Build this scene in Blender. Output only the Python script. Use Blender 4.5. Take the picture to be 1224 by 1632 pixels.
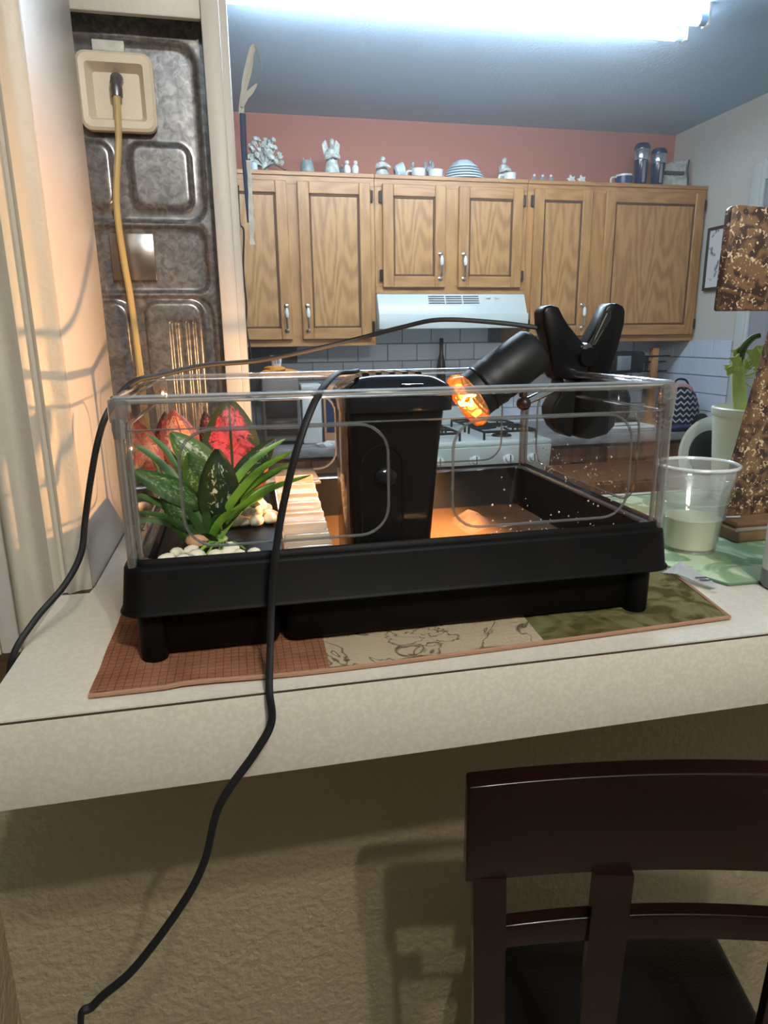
import bpy, bmesh, math, random
from mathutils import Vector, Matrix
random.seed(7)
for o in list(bpy.data.objects): bpy.data.objects.remove(o)
COL = bpy.context.scene.collection
SC = bpy.context.scene

# ------------------------------------------------------------------ camera
cam_d = bpy.data.cameras.new('camera'); cam = bpy.data.objects.new('camera', cam_d); COL.objects.link(cam)
R_ = Vector((0.97752083, -0.21047345, -0.01240808)); U_ = Vector((0.06457853, 0.24286665, 0.96790775)); F_ = Vector((0.20070537, 0.94695128, -0.25099927))
m = Matrix.Identity(4)
for i in range(3):
    m[i][0] = R_[i]; m[i][1] = U_[i]; m[i][2] = -F_[i]
m[0][3], m[1][3], m[2][3] = 0.09715, -0.57758, 1.40060
cam.matrix_world = m
cam_d.sensor_fit = 'HORIZONTAL'; cam_d.sensor_width = 36.0; cam_d.lens = 36.0 * 1077.77 / 1224.0
cam_d.clip_start = 0.02; cam_d.clip_end = 50
SC.camera = cam
# ------------------------------------------------------------------ world, exposure
w = bpy.data.worlds.new('world'); SC.world = w; w.use_nodes = True
w.node_tree.nodes['Background'].inputs[0].default_value = (0.6, 0.65, 0.75, 1)
w.node_tree.nodes['Background'].inputs[1].default_value = 0.05
SC.view_settings.view_transform = 'Standard'; SC.view_settings.look = 'None'
SC.view_settings.gamma = 1.0; SC.view_settings.use_curve_mapping = False
SC.view_settings.exposure = 0.0
BLOOM_HAZE = 0.05  # density of the added kitchen volume that imitates lens bloom
TUBE_EMIT = 72.0        # fluorescent tubes over the kitchen
DINING_W = (40.0, 30.0)   # bulbs of the dining room ceiling lamp behind the camera
BULB_W = 12.0            # amber heat bulb

def dining_bulb(loc, watts):
    l = bpy.data.lights.new('dining_bulb_light', 'POINT'); l.energy = watts; l.color = (1.0, 0.90, 0.77); l.shadow_soft_size = 0.02
    o = bpy.data.objects.new('dining_bulb_light', l); o.location = loc; COL.objects.link(o)
dining_bulb((0.46, -1.26, 2.28), DINING_W[0])
dining_bulb((0.31, -1.06, 2.20), DINING_W[1])

# ------------------------------------------------------------------ materials
def lin(c):
    return tuple((v/12.92 if v <= .04045 else ((v+.055)/1.055)**2.4) for v in c)
def rgb(r, g, b):
    return lin((r/255, g/255, b/255)) + (1.0,)
def pbr(name, c, rough=.5, metal=0., spec=.5, coat=0., emit=None, es=0., trans=0., bump=None, ior=1.5, c2=None, scale=20., dist=0., stretch=(1, 1, 1), ramp=(.4, .6), detail=4., bscale=None, bdist=.004):
    mt = bpy.data.materials.new(name); mt.use_nodes = True; nt = mt.node_tree; b = nt.nodes['Principled BSDF']
    b.inputs['Base Color'].default_value = c; b.inputs['Roughness'].default_value = rough; b.inputs['Metallic'].default_value = metal
    b.inputs['Specular IOR Level'].default_value = spec; b.inputs['Coat Weight'].default_value = coat; b.inputs['Transmission Weight'].default_value = trans; b.inputs['IOR'].default_value = ior
    if emit: b.inputs['Emission Color'].default_value = emit; b.inputs['Emission Strength'].default_value = es
    tc = nt.nodes.new('ShaderNodeTexCoord'); mp = nt.nodes.new('ShaderNodeMapping'); mp.inputs['Scale'].default_value = stretch
    nt.links.new(tc.outputs['Object'], mp.inputs['Vector'])
    if c2:
        n = nt.nodes.new('ShaderNodeTexNoise'); n.inputs['Scale'].default_value = scale; n.inputs['Detail'].default_value = detail; n.inputs['Distortion'].default_value = dist
        nt.links.new(mp.outputs[0], n.inputs['Vector'])
        r = nt.nodes.new('ShaderNodeValToRGB'); r.color_ramp.elements[0].position = ramp[0]; r.color_ramp.elements[1].position = ramp[1]
        r.color_ramp.elements[0].color = c; r.color_ramp.elements[1].color = c2
        nt.links.new(n.outputs['Fac'], r.inputs['Fac']); nt.links.new(r.outputs[0], b.inputs['Base Color'])
    if bump:
        n2 = nt.nodes.new('ShaderNodeTexNoise'); n2.inputs['Scale'].default_value = bscale or scale; n2.inputs['Detail'].default_value = 3
        nt.links.new(mp.outputs[0], n2.inputs['Vector'])
        bp = nt.nodes.new('ShaderNodeBump'); bp.inputs['Strength'].default_value = bump; bp.inputs['Distance'].default_value = bdist
        nt.links.new(n2.outputs['Fac'], bp.inputs['Height']); nt.links.new(bp.outputs[0], b.inputs['Normal'])
    return mt
def clear(name, tint=(1, 1, 1, 1), gloss=.0, diff=.0, rough=.03, dcol=(.9, .9, .9, 1), ior=1.45):
    """thin clear plastic: transparent + fresnel gloss (+ a little diffuse body)"""
    mt = bpy.data.materials.new(name); mt.use_nodes = True; nt = mt.node_tree; nt.nodes.clear()
    out = nt.nodes.new('ShaderNodeOutputMaterial'); tr = nt.nodes.new('ShaderNodeBsdfTransparent'); tr.inputs[0].default_value = tint
    gl = nt.nodes.new('ShaderNodeBsdfGlossy'); gl.inputs['Roughness'].default_value = rough
    fr = nt.nodes.new('ShaderNodeFresnel'); ge = nt.nodes.new('ShaderNodeNewGeometry')
    mr = nt.nodes.new('ShaderNodeMapRange'); mr.inputs['To Min'].default_value = ior; mr.inputs['To Max'].default_value = 1/ior    # thin sheet: no inner total reflection
    nt.links.new(ge.outputs['Backfacing'], mr.inputs['Value']); nt.links.new(mr.outputs[0], fr.inputs[0])
    ad = nt.nodes.new('ShaderNodeMath'); ad.operation = 'ADD'; ad.use_clamp = True; ad.inputs[1].default_value = gloss
    nt.links.new(fr.outputs[0], ad.inputs[0])
    df = nt.nodes.new('ShaderNodeBsdfDiffuse'); df.inputs[0].default_value = dcol
    m1 = nt.nodes.new('ShaderNodeMixShader'); m1.inputs[0].default_value = diff
    nt.links.new(tr.outputs[0], m1.inputs[1]); nt.links.new(df.outputs[0], m1.inputs[2])
    m2 = nt.nodes.new('ShaderNodeMixShader'); nt.links.new(ad.outputs[0], m2.inputs[0]); nt.links.new(m1.outputs[0], m2.inputs[1]); nt.links.new(gl.outputs[0], m2.inputs[2])
    nt.links.new(m2.outputs[0], out.inputs[0])
    return mt
def oak(name, ca, cb, axis='Z', seed=0.):
    mt = bpy.data.materials.new(name); mt.use_nodes = True; nt = mt.node_tree; b = nt.nodes['Principled BSDF']
    tc = nt.nodes.new('ShaderNodeTexCoord'); mp = nt.nodes.new('ShaderNodeMapping')
    mp.inputs['Scale'].default_value = {'Z': (1, 1, .16), 'X': (.16, 1, 1)}[axis]; mp.inputs['Location'].default_value = (seed, seed*.7, seed*.3)
    nt.links.new(tc.outputs['Object'], mp.inputs[0])
    n = nt.nodes.new('ShaderNodeTexNoise'); n.inputs['Scale'].default_value = 7; n.inputs['Detail'].default_value = 1.5; nt.links.new(mp.outputs[0], n.inputs['Vector'])
    mu = nt.nodes.new('ShaderNodeMath'); mu.operation = 'MULTIPLY'; mu.inputs[1].default_value = 75; nt.links.new(n.outputs['Fac'], mu.inputs[0])
    si = nt.nodes.new('ShaderNodeMath'); si.operation = 'SINE'; nt.links.new(mu.outputs[0], si.inputs[0])
    n2 = nt.nodes.new('ShaderNodeTexNoise'); n2.inputs['Scale'].default_value = 90; nt.links.new(mp.outputs[0], n2.inputs['Vector'])
    mx = nt.nodes.new('ShaderNodeMath'); mx.operation = 'MULTIPLY_ADD'; mx.inputs[1].default_value = .22; nt.links.new(si.outputs[0], mx.inputs[0]); nt.links.new(n2.outputs['Fac'], mx.inputs[2])
    r = nt.nodes.new('ShaderNodeValToRGB'); r.color_ramp.elements[0].position = .25; r.color_ramp.elements[0].color = cb; r.color_ramp.elements[1].position = .68; r.color_ramp.elements[1].color = ca
    nt.links.new(mx.outputs[0], r.inputs[0]); nt.links.new(r.outputs[0], b.inputs['Base Color']); b.inputs['Roughness'].default_value = .42
    return mt
def leafmat(name, vein, body, edge, thr=.5, seed=0., mid=True, transl=.35):
    """variegated leaf: dark edge, blotchy bright body, dark midrib (uses the leaf's own UV)"""
    mt = bpy.data.materials.new(name); mt.use_nodes = True; nt = mt.node_tree; b = nt.nodes['Principled BSDF']; N = nt.nodes; K = nt.links
    uv = N.new('ShaderNodeTexCoord'); sp = N.new('ShaderNodeSeparateXYZ'); K.new(uv.outputs['UV'], sp.inputs[0])
    def mth(op, a, bb=None, c=None):
        q = N.new('ShaderNodeMath'); q.operation = op
        for i, v in enumerate((a, bb, c)):
            if v is None: continue
            if isinstance(v, (int, float)): q.inputs[i].default_value = v
            else: K.new(v, q.inputs[i])
        return q.outputs[0]
    au = mth('ABSOLUTE', mth('SUBTRACT', sp.outputs[0], .5))                # 0 mid .. .5 edge
    av = mth('ABSOLUTE', mth('SUBTRACT', sp.outputs[1], .45))
    mp = N.new('ShaderNodeMapping'); mp.inputs['Location'].default_value = (seed, seed, seed); mp.inputs['Scale'].default_value = (1, 1.5, 1); K.new(uv.outputs['UV'], mp.inputs[0])
    n = N.new('ShaderNodeTexNoise'); n.inputs['Scale'].default_value = 9; n.inputs['Detail'].default_value = 2; n.inputs['Distortion'].default_value = 1.2; K.new(mp.outputs[0], n.inputs['Vector'])
    f = mth('SUBTRACT', n.outputs['Fac'], mth('MULTIPLY', mth('POWER', mth('MULTIPLY', au, 2.2), 4.), .5))
    f = mth('SUBTRACT', f, mth('MULTIPLY', mth('POWER', mth('MULTIPLY', av, 1.9), 5.), .5))
    if mid: f = mth('SUBTRACT', f, mth('MULTIPLY', mth('LESS_THAN', au, .025), .4))
    r = N.new('ShaderNodeValToRGB'); e = r.color_ramp.elements; e[0].position = thr-.1; e[0].color = edge; e[1].position = thr+.12; e[1].color = vein
    x = e.new(thr); x.color = body
    K.new(f, r.inputs[0]); K.new(r.outputs[0], b.inputs['Base Color']); b.inputs['Roughness'].default_value = .45
    tl = N.new('ShaderNodeBsdfTranslucent'); K.new(r.outputs[0], tl.inputs[0])
    mx = N.new('ShaderNodeMixShader'); mx.inputs[0].default_value = transl; K.new(b.outputs[0], mx.inputs[1]); K.new(tl.outputs[0], mx.inputs[2]); K.new(mx.outputs[0], N['Material Output'].inputs[0])
    return mt

M = {}
M['wall_cream'] = pbr('wall_cream', rgb(120, 112, 98), .85, bump=.6, bscale=60)
M['wall_olive'] = pbr('wall_olive', rgb(176, 162, 132), .8, bump=1.0, bscale=75, bdist=.006)
M['wall_red'] = pbr('wall_red', rgb(190, 124, 108), .85, bump=.2, bscale=60)
M['wall_right'] = pbr('wall_right', rgb(205, 204, 194), .85, bump=.3, bscale=60)
M['ceil'] = pbr('ceiling_paint', rgb(178, 208, 236), .9, bump=.4, bscale=80)
M['floor'] = pbr('floor_vinyl', rgb(150, 132, 108), .5, c2=rgb(134, 116, 94), scale=8)
M['trim_white'] = pbr('trim_white', rgb(200, 196, 188), .42, bump=.15, bscale=120)
M['casing'] = pbr('casing_paint', rgb(184, 176, 160), .45, bump=.2, bscale=150)
M['laminate'] = pbr('laminate', rgb(198, 188, 172), .38, c2=rgb(206, 197, 182), scale=240, ramp=(.45, .6), detail=6)
M['laminate_top'] = pbr('laminate_top', rgb(203, 196, 182), .28, c2=rgb(210, 203, 190), scale=240, ramp=(.45, .6), detail=6)
M['seam'] = pbr('seam', rgb(60, 45, 35), .6)
M['oak'] = oak('oak', rgb(182, 134, 82), rgb(162, 114, 66))
M['oak_h'] = oak('oak_rail', rgb(180, 132, 82), rgb(160, 112, 66), 'X', 3.1)
M['oak_panel'] = oak('oak_panel', rgb(186, 138, 86), rgb(156, 110, 64), 'Z', 7.7)
M['oak_dark'] = oak('oak_base', rgb(128, 84, 52), rgb(92, 58, 34), 'Z', 1.7)
M['groove'] = pbr('groove', rgb(96, 62, 34), .7)
M['black'] = pbr('black_plastic', rgb(12, 12, 14), .34, spec=.25)
M['black_soft'] = pbr('black_rubber', rgb(14, 14, 15), .55)
M['blackgloss'] = pbr('black_gloss', rgb(18, 18, 22), .12)
M['black_matte'] = pbr('matte_black', rgb(17, 17, 18), .5, spec=.4)
M['wet_ledge'] = pbr('wet_black_ledge', rgb(40, 42, 46), .12, spec=1., coat=1.)
M['black_tray'] = pbr('black_tray', rgb(12, 11, 11), .5, spec=.09, c2=rgb(17, 15, 14), scale=30)
M['hinge'] = pbr('hinge_bronze', rgb(60, 46, 40), .4, metal=.6)
M['chrome'] = pbr('chrome', rgb(225, 225, 228), .12, metal=1.)
M['white_gloss'] = pbr('white_enamel', rgb(206, 214, 210), .3)
M['white_cer'] = pbr('white_ceramic', rgb(222, 226, 226), .25)
M['ivory'] = pbr('ivory_ceramic', rgb(216, 220, 212), .4, c2=rgb(176, 182, 174), scale=40)
M['grey_cer'] = pbr('grey_ceramic', rgb(128, 140, 140), .45, c2=rgb(160, 168, 165), scale=30)
M['blue_cer'] = pbr('blue_ceramic', rgb(196, 216, 226), .35)
M['slot'] = pbr('slot_dark', rgb(70, 74, 78), .6)
M['tile'] = pbr('white_tile', rgb(212, 222, 236), .18, c2=rgb(218, 227, 240), scale=3)
M['grout'] = pbr('grout', rgb(120, 120, 126), .85)
M['steel'] = pbr('galvanised', rgb(150, 150, 150), .26, metal=.6, c2=rgb(112, 112, 114), scale=90, ramp=(.35, .62), dist=.8, bump=.12, bscale=25)
M['steel_plain'] = pbr('grey_metal', rgb(120, 122, 124), .35, metal=.7)
M['hose'] = pbr('yellowed_hose', rgb(196, 172, 116), .3, coat=.5)
M['box_ivory'] = pbr('ivory_plastic', rgb(222, 212, 190), .4)
M['sticker'] = pbr('foil_sticker', rgb(170, 165, 160), .22, metal=.8, c2=rgb(120, 116, 112), scale=14)
M['tag'] = pbr('paper_tag', rgb(214, 216, 210), .5, c2=rgb(190, 194, 190), scale=50)
M['clear'] = clear('clear_acrylic', (.985, .985, .98, 1), -.01, .0, 0.)
M['clear_rim'] = clear('clear_acrylic_rim', (.90, .90, .90, 1), .42, .14, .06)
M['clear_line'] = clear('moulded_acrylic_line', (.66, .66, .66, 1), .22, .08, .08)
M['clear_post'] = clear('clear_corner_post', (.72, .69, .67, 1), .30, .10, .05)
M['clear_ramp'] = clear('frosted_ramp', (.9, .86, .8, 1), .08, .45, .1, (.80, .68, .5, 1))
M['clear_floor'] = clear('clear_shelf', (.85, .83, .8, 1), .08, .3, .12, (.5, .45, .4, 1))
M['filter_side'] = clear('smoked_brown_plastic', (.30, .2, .13, 1), .04, .62, .12, rgb(112, 76, 52))
M['cup'] = clear('cup_plastic', (.95, .96, .95, 1), .03, .17, .1, (.8, .82, .8, 1))
M['cup_rim'] = clear('cup_rim_plastic', (.8, .8, .8, 1), .15, .75, .1, (.95, .97, .95, 1))
M['liquid'] = pbr('cloudy_liquid', rgb(212, 212, 180), .15)
M['liq'] = clear('cloudy_liquid_thin', (.95, .95, .85, 1), 0, .93, .1, rgb(246, 240, 208))
M['sand'] = pbr('wet_sand', rgb(100, 78, 52), .7, c2=rgb(76, 58, 38), scale=60, bump=.4, bscale=220)
M['water'] = pbr('murky_water', rgb(104, 82, 60), .08, c2=rgb(86, 68, 50), scale=7, spec=.6)
M['pebble'] = pbr('white_pebble', rgb(246, 238, 220), .4, c2=rgb(228, 218, 196), scale=40)
M['pebble_tan'] = pbr('tan_pebble', rgb(200, 150, 112), .5)
M['green_blade'] = pbr('green_blade', rgb(126, 168, 52), .4, c2=rgb(84, 130, 44), scale=30)
M['green_dark'] = pbr('green_dark', rgb(52, 92, 44), .45, c2=rgb(76, 112, 52), scale=30)
M['orange_cloth'] = pbr('orange_cloth', rgb(226, 146, 60), .9, bump=.5, bscale=60)
M['wood_chair'] = pbr('espresso_wood', rgb(22, 9, 6), .2, spec=.3, coat=.1, c2=rgb(32, 15, 11), scale=9, stretch=(.2, 1, 1))
M['leather'] = pbr('black_leather', rgb(22, 22, 24), .34, bump=.35, bscale=260)
M['patch_red'] = None
M['blue_dark'] = pbr('dark_blue', rgb(40, 54, 92), .35)
M['navy_gloss'] = pbr('navy_tumbler', rgb(26, 36, 76), .15)
M['steel_bright'] = pbr('tumbler_band', rgb(170, 180, 190), .2, metal=.8)
M['ribbon'] = pbr('blue_grey_ribbon', rgb(58, 70, 100), .6)
M['leafdry'] = pbr('dried_palm', rgb(190, 190, 182), .7)
M['celery'] = pbr('celery', rgb(184, 208, 112), .45, c2=rgb(204, 222, 140), scale=30, stretch=(1, 1, .2))
M['celery_leaf'] = pbr('celery_leaf', rgb(186, 210, 108), .5)
M['cup_white'] = pbr('white_cup', rgb(244, 247, 232), .35)
M['darkglass'] = pbr('dark_bottle', rgb(70, 58, 52), .2)
M['frame_dark'] = pbr('frame_dark', rgb(62, 52, 44), .5)
M['grey_door'] = pbr('grey_door', rgb(160, 160, 168), .5)
M['toaster'] = pbr('grey_appliance', rgb(120, 112, 108), .4)
M['toaster_d'] = pbr('dark_appliance', rgb(52, 42, 42), .3)
M['counter_grey'] = pbr('grey_worktop', rgb(150, 148, 150), .4, c2=rgb(118, 116, 118), scale=25, stretch=(.4, 1, 1))
M['paper'] = pbr('paper_white', rgb(214, 214, 214), .6)
M['can_grey'] = pbr('can_grey', rgb(120, 124, 128), .4, metal=.1)
M['tube'] = pbr('fluorescent_tube', (1, 1, 1, 1), .3, emit=(.72, .87, 1.0, 1), es=TUBE_EMIT)
M['tube_end'] = pbr('tube_end', rgb(150, 190, 230), .3)
M['fil'] = pbr('glowing_filament', (1, .6, .2, 1), .3, emit=(1, .56, .2, 1), es=80)

# ------------------------------------------------------------------ mesh helpers
def new(): return bmesh.new()
def box(bm, a, b, bev=0., seg=2):
    g = bmesh.ops.create_cube(bm, size=1.)['verts']
    c = [(a[i]+b[i])/2 for i in range(3)]; s = [abs(b[i]-a[i]) for i in range(3)]
    for v in g: v.co = Vector((c[i]+v.co[i]*s[i] for i in range(3)))
    if bev > 0:
        es = list({e for v in g for e in v.link_edges})
        bmesh.ops.bevel(bm, geom=es, offset=min(bev, min(s)*.49), segments=seg, profile=.5, affect='EDGES')
    return bm
def lathe(bm, prof, c=(0, 0, 0), n=20, axis=None, caps=True):
    """prof: (radius, height) list from bottom to top; axis: direction, default Z"""
    q = Vector((0, 0, 1)).rotation_difference(Vector(axis).normalized()) if axis is not None else None
    rings = []
    for r, h in prof:
        ring = []
        for k in range(n):
            a = 2*math.pi*k/n; p = Vector((r*math.cos(a), r*math.sin(a), h))
            if q: p = q @ p
            ring.append(bm.verts.new(p+Vector(c)))
        rings.append(ring)
    for A, B in zip(rings, rings[1:]):
        for k in range(n): bm.faces.new((A[k], A[(k+1) % n], B[(k+1) % n], B[k]))
    if caps:
        bm.faces.new(list(reversed(rings[0]))); bm.faces.new(rings[-1])
    return bm
def cyl(bm, p, q, r, r2=None, n=14):
    p = Vector(p); q = Vector(q); d = q-p
    return lathe(bm, [(r, 0), (r if r2 is None else r2, d.length)], p, n, d)
def smooth_path(pts, sub=6):
    P = [Vector(p) for p in pts]; out = []
    for i in range(len(P)-1):
        p0 = P[max(i-1, 0)]; p1 = P[i]; p2 = P[i+1]; p3 = P[min(i+2, len(P)-1)]
        for k in range(sub):
            t = k/sub
            out.append(.5*((2*p1)+(-p0+p2)*t+(2*p0-5*p1+4*p2-p3)*t*t+(-p0+3*p1-3*p2+p3)*t**3))
    out.append(P[-1]); return out
def tube(bm, pts, r, n=8, flat=1., closed=False, side=None, rs=None):
    """sweep an ellipse (r wide, r*flat thick) along pts"""
    P = [Vector(p) for p in pts]; L = len(P); rings = []; prev = None
    for i, p in enumerate(P):
        a = P[(i-1) % L] if (closed or i) else P[i]; b = P[(i+1) % L] if (closed or i < L-1) else P[i]
        t = (b-a).normalized()
        if prev is None:
            s = Vector(side) if side else (Vector((0, 0, 1)) if abs(t.z) < .9 else Vector((1, 0, 0)))
        else: s = prev
        s = (s-t*s.dot(t)).normalized(); prev = s; u = t.cross(s)
        rr = rs[i] if rs else r
        rings.append([bm.verts.new(p+s*math.cos(2*math.pi*k/n)*rr+u*math.sin(2*math.pi*k/n)*rr*flat) for k in range(n)])
    for i in range(L if closed else L-1):
        A = rings[i]; B = rings[(i+1) % L]
        for k in range(n): bm.faces.new((A[k], A[(k+1) % n], B[(k+1) % n], B[k]))
    if not closed:
        bm.faces.new(list(reversed(rings[0]))); bm.faces.new(rings[-1])
    return bm
def prism(bm, poly, off, bev=0.):
    """poly: list of 3D points; off: extrusion vector"""
    vs = [bm.verts.new(p) for p in poly]; f = bm.faces.new(vs)
    g = bmesh.ops.extrude_face_region(bm, geom=[f]); nv = [v for v in g['geom'] if isinstance(v, bmesh.types.BMVert)]
    for v in nv: v.co += Vector(off)
    bmesh.ops.recalc_face_normals(bm, faces=bm.faces[:])
    if bev > 0:
        bmesh.ops.bevel(bm, geom=[e for e in bm.edges if e.is_manifold and e.calc_face_angle(0) > .6], offset=bev, segments=2, profile=.5, affect='EDGES', clamp_overlap=True)
    return bm
def blob(bm, c, r, sub=2, jit=.1, seed=0):
    rd = random.Random(seed); g = bmesh.ops.create_icosphere(bm, subdivisions=sub, radius=1.)['verts']
    k = [Vector((rd.uniform(-1, 1), rd.uniform(-1, 1), rd.uniform(-1, 1))).normalized() for _ in range(5)]
    for v in g:
        d = v.co.normalized(); s = 1+sum(jit*math.sin(3*d.dot(q)+i) for i, q in enumerate(k))/2
        v.co = Vector((c[0]+d.x*r[0]*s, c[1]+d.y*r[1]*s, c[2]+d.z*r[2]*s))
    return bm
def pieces(name, boxes, mat, parent, bev=.003):
    out = []
    for a, b in boxes: out.append(obj(name, box(new(), a, b, bev, 1), mat, parent))
    return out
def link(name, me, parent=None, loc=(0, 0, 0)):
    o = bpy.data.objects.new(name, me); COL.objects.link(o); o.location = loc
    if parent: o.parent = parent
    return o
def wloc(o):
    p = Vector((0, 0, 0))
    while o: p += o.location; o = o.parent
    return p
def obj(name, bm, mat, parent=None, origin=None, smooth=35, uvs=False):
    """link bm (world coordinates) as one mesh object"""
    og = Vector(origin) if origin is not None else (Vector((0, 0, 0)))
    base = wloc(parent) if parent else Vector((0, 0, 0))
    if parent and origin is None: og = base.copy()
    for v in bm.verts: v.co -= og
    if not uvs: bmesh.ops.recalc_face_normals(bm, faces=bm.faces[:])
    me = bpy.data.meshes.new(name); bm.to_mesh(me); bm.free()
    if mat: me.materials.append(M[mat] if isinstance(mat, str) else mat)
    if smooth:
        me.polygons.foreach_set('use_smooth', [True]*len(me.polygons))
        me.set_sharp_from_angle(angle=math.radians(smooth))
    return link(name, me, parent, og-base if parent else og)
def tag(o, label=None, cat=None, group=None, kind=None):
    if label: o['label'] = label
    if cat: o['category'] = cat
    if group: o['group'] = group
    if kind: o['kind'] = kind
    return o
def thing(name, label, cat, loc, group=None):
    o = bpy.data.objects.new(name, None); COL.objects.link(o); o.location = loc; o.empty_display_size = .05
    return tag(o, label, cat, group)
def struct(name, bm, mat, parent=None, **k):
    o = obj(name, bm, mat, parent, **k)
    if not parent: o['kind'] = 'structure'
    return o
def dup(root, loc, label=None, group=None):
    r = root.copy(); COL.objects.link(r); r.location = loc
    if label: r['label'] = label
    if group: r['group'] = group
    for ch in list(root.children):
        c = ch.copy(); COL.objects.link(c); c.parent = r
        for g in list(ch.children):
            d = g.copy(); COL.objects.link(d); d.parent = c
    return r

# ------------------------------------------------------------------ room shell
CT = 1.12   # counter top height
struct('floor', box(new(), (-2, -3.2, -.05), (2.6, 3.15, 0)), 'floor')
struct('ceiling', box(new(), (-2, -3.2, 2.442), (2.6, 3.15, 2.5)), 'ceil')
struct('wall_back', box(new(), (-2, 3.07, 0), (2.6, 3.15, 2.442)), 'wall_red')
wall_back = bpy.data.objects['wall_back']
struct('wall_right', box(new(), (2.52, -3.2, 0), (2.6, 3.07, 2.442)), 'wall_right')
wall_right = bpy.data.objects['wall_right']
struct('wall_left', box(new(), (-2.08, -3.2, 0), (-2, 3.15, 2.442)), 'wall_cream')
struct('wall_rear', box(new(), (-2, -3.28, 0), (2.6, -3.2, 2.442)), 'wall_cream')
struct('wall_front', box(new(), (-.30, .36, 0), (2.52, .49, 1.0425)), 'wall_olive')
struct('wall_front', box(new(), (-2, .232, 0), (-.30, .5, 1.0425)), 'wall_olive')
struct('wall_front', box(new(), (-2, .232, 1.043), (-.195, .5, 2.442)), 'wall_olive')
# jamb pillar between dining room and pass-through
struct('wall_pillar', box(new(), (-.1945, .232, 1.043), (-.083, .5, 2.442), .003), 'trim_white')
# moulded casing on the dining side of the pillar: swept profile (x, y)
prof = [(-.166, .232), (-.166, .214), (-.161, .209), (-.156, .207), (-.150, .210), (-.147, .216), (-.142, .219), (-.134, .217), (-.127, .211), (-.121, .208), (-.116, .211),
        (-.1135, .218), (-.110, .218), (-.108, .214), (-.105, .213), (-.100, .219), (-.096, .222), (-.088, .223), (-.084, .225), (-.084, .232)]
bm = new(); prism(bm, [(x, y, 1.0435) for x, y in prof], (0, 0, 1.398)); struct('trim_1', bm, 'casing', smooth=50)
# trimmed opening behind the counter's far edge
bm = new()
box(bm, (.080, .60, .0), (.107, .612, 2.442), .003); struct('trim_2', bm, 'trim_white')
bm = new(); box(bm, (-.14, .60, 1.857), (.080, .612, 2.1), .003); struct('trim_3', bm, 'trim_white')
struct('wall_partition', box(new(), (.088, .612, 0), (.119, .76, 2.442), .004), 'trim_white')
struct('wall_partition', box(new(), (-.18, .5, 0), (-.125, .76, 2.442)), 'trim_white')
struct('wall_partition', box(new(), (-.125, .612, 2.1), (.088, .76, 2.442)), 'trim_white')
# door and casing on the right wall
struct('trim_4', box(new(), (2.50, 2.335, 0), (2.52, 2.42, 2.15), .004), 'white_gloss')
struct('trim_7', box(new(), (2.50, 1.45, 2.07), (2.52, 2.335, 2.15), .004), 'white_gloss')
struct('trim_8', box(new(), (2.495, 2.33, 0), (2.51, 2.352, 2.16), .003), 'white_gloss')
d = struct('door_1', box(new(), (2.508, 1.5, .01), (2.519, 2.33, 2.07), .002), 'grey_door')
for zz in ((.15, .9), (1.02, 1.9)):
    bm = new(); box(bm, (2.502, 1.62, zz[0]), (2.51, 2.22, zz[1]), .004); obj('panel', bm, 'grey_door', d)
d2 = obj('door_handle', lathe(new(), [(.012, 0), (.012, .03), (.028, .035), (.03, .05), (.02, .06)], (2.508, 1.57, 1.0), 14, (-1, 0, 0)), 'chrome', d)

# ------------------------------------------------------------------ counter (breakfast bar)
bar = thing('breakfast_bar', 'long beige laminate breakfast bar with thick front edge', 'counter', (1.2, .2, CT-.077))
poly = [(-.115, -.066), (2.5, -.066), (2.5, .5), (-.081, .5), (-.081, .231), (-.0835, .206), (-.115, .206)]
bm = new(); prism(bm, [(x, y, CT-.0016) for x, y in poly], (0, 0, .0016)); obj('worktop', bm, 'laminate_top', bar)
bm = new(); prism(bm, [(x, y, CT-.077) for x, y in poly], (0, 0, .0742)); obj('core_board', bm, 'laminate', bar)
bm = new(); box(bm, (-.1145, -.0672, CT-.0029), (2.5, .45, CT-.0016)); obj('seam_line', bm, 'seam', bar)
bm = new(); box(bm, (-.115, -.068, CT-.077), (2.5, -.0655, CT-.0032), .0004); obj('front_edge', bm, 'laminate', bar)

# ------------------------------------------------------------------ kitchen backsplash tiles
TW, TH, TG = .162, .0905, .0035
def tile_mesh(wd):
    bm = box(new(), (-wd/2, -.0045, -(TH-TG)/2), (wd/2, .0045, (TH-TG)/2), .002, 1)
    me = bpy.data.meshes.new('tile'); bm.to_mesh(me); bm.free(); me.materials.append(M['tile']); return me
tm = tile_mesh(TW-TG); tmh = tile_mesh(TW/2-TG)
struct('trim_5', box(new(), (.1, 3.062, .92), (2.52, 3.07, 1.62)), 'grout')
struct('trim_6', box(new(), (2.512, 2.43, .92), (2.52, 3.062, 1.36)), 'grout')
for r in range(8):
    z = 1.364-TH/2-r*TH+.0905*2+.0
    if z < .93: continue
    for c in range(-3, 13):
        x = .817+TW/2+c*TW+(TW/2 if r % 2 == 0 else 0)
        if x-TW/2 < .1 or x+TW/2 > 2.53: continue
        if z > 1.38 and not (.77 < x < 1.54): continue
        t = link('tile', tm, wall_back, (x, 3.0575, z)); t.location.x += random.uniform(-.0006, .0006); t.rotation_euler = (random.uniform(-.006, .006), 0, random.uniform(-.004, .004))
for r in range(5):
    z = 1.364-TH/2-r*TH-.002
    if z < .93: continue
    y1 = 3.052; first = TW/2 if r % 2 else TW
    while y1 > 2.45:
        wd = min(first, y1-2.43); first = TW; k = (wd-TG)/(TW-TG)
        t = link('tile', tm, wall_right, (2.5075, y1-wd/2, z)); t.scale.x = k; t.rotation_euler = (random.uniform(-.005, .005), 0, math.pi/2+random.uniform(-.004, .004)); y1 -= wd

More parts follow.
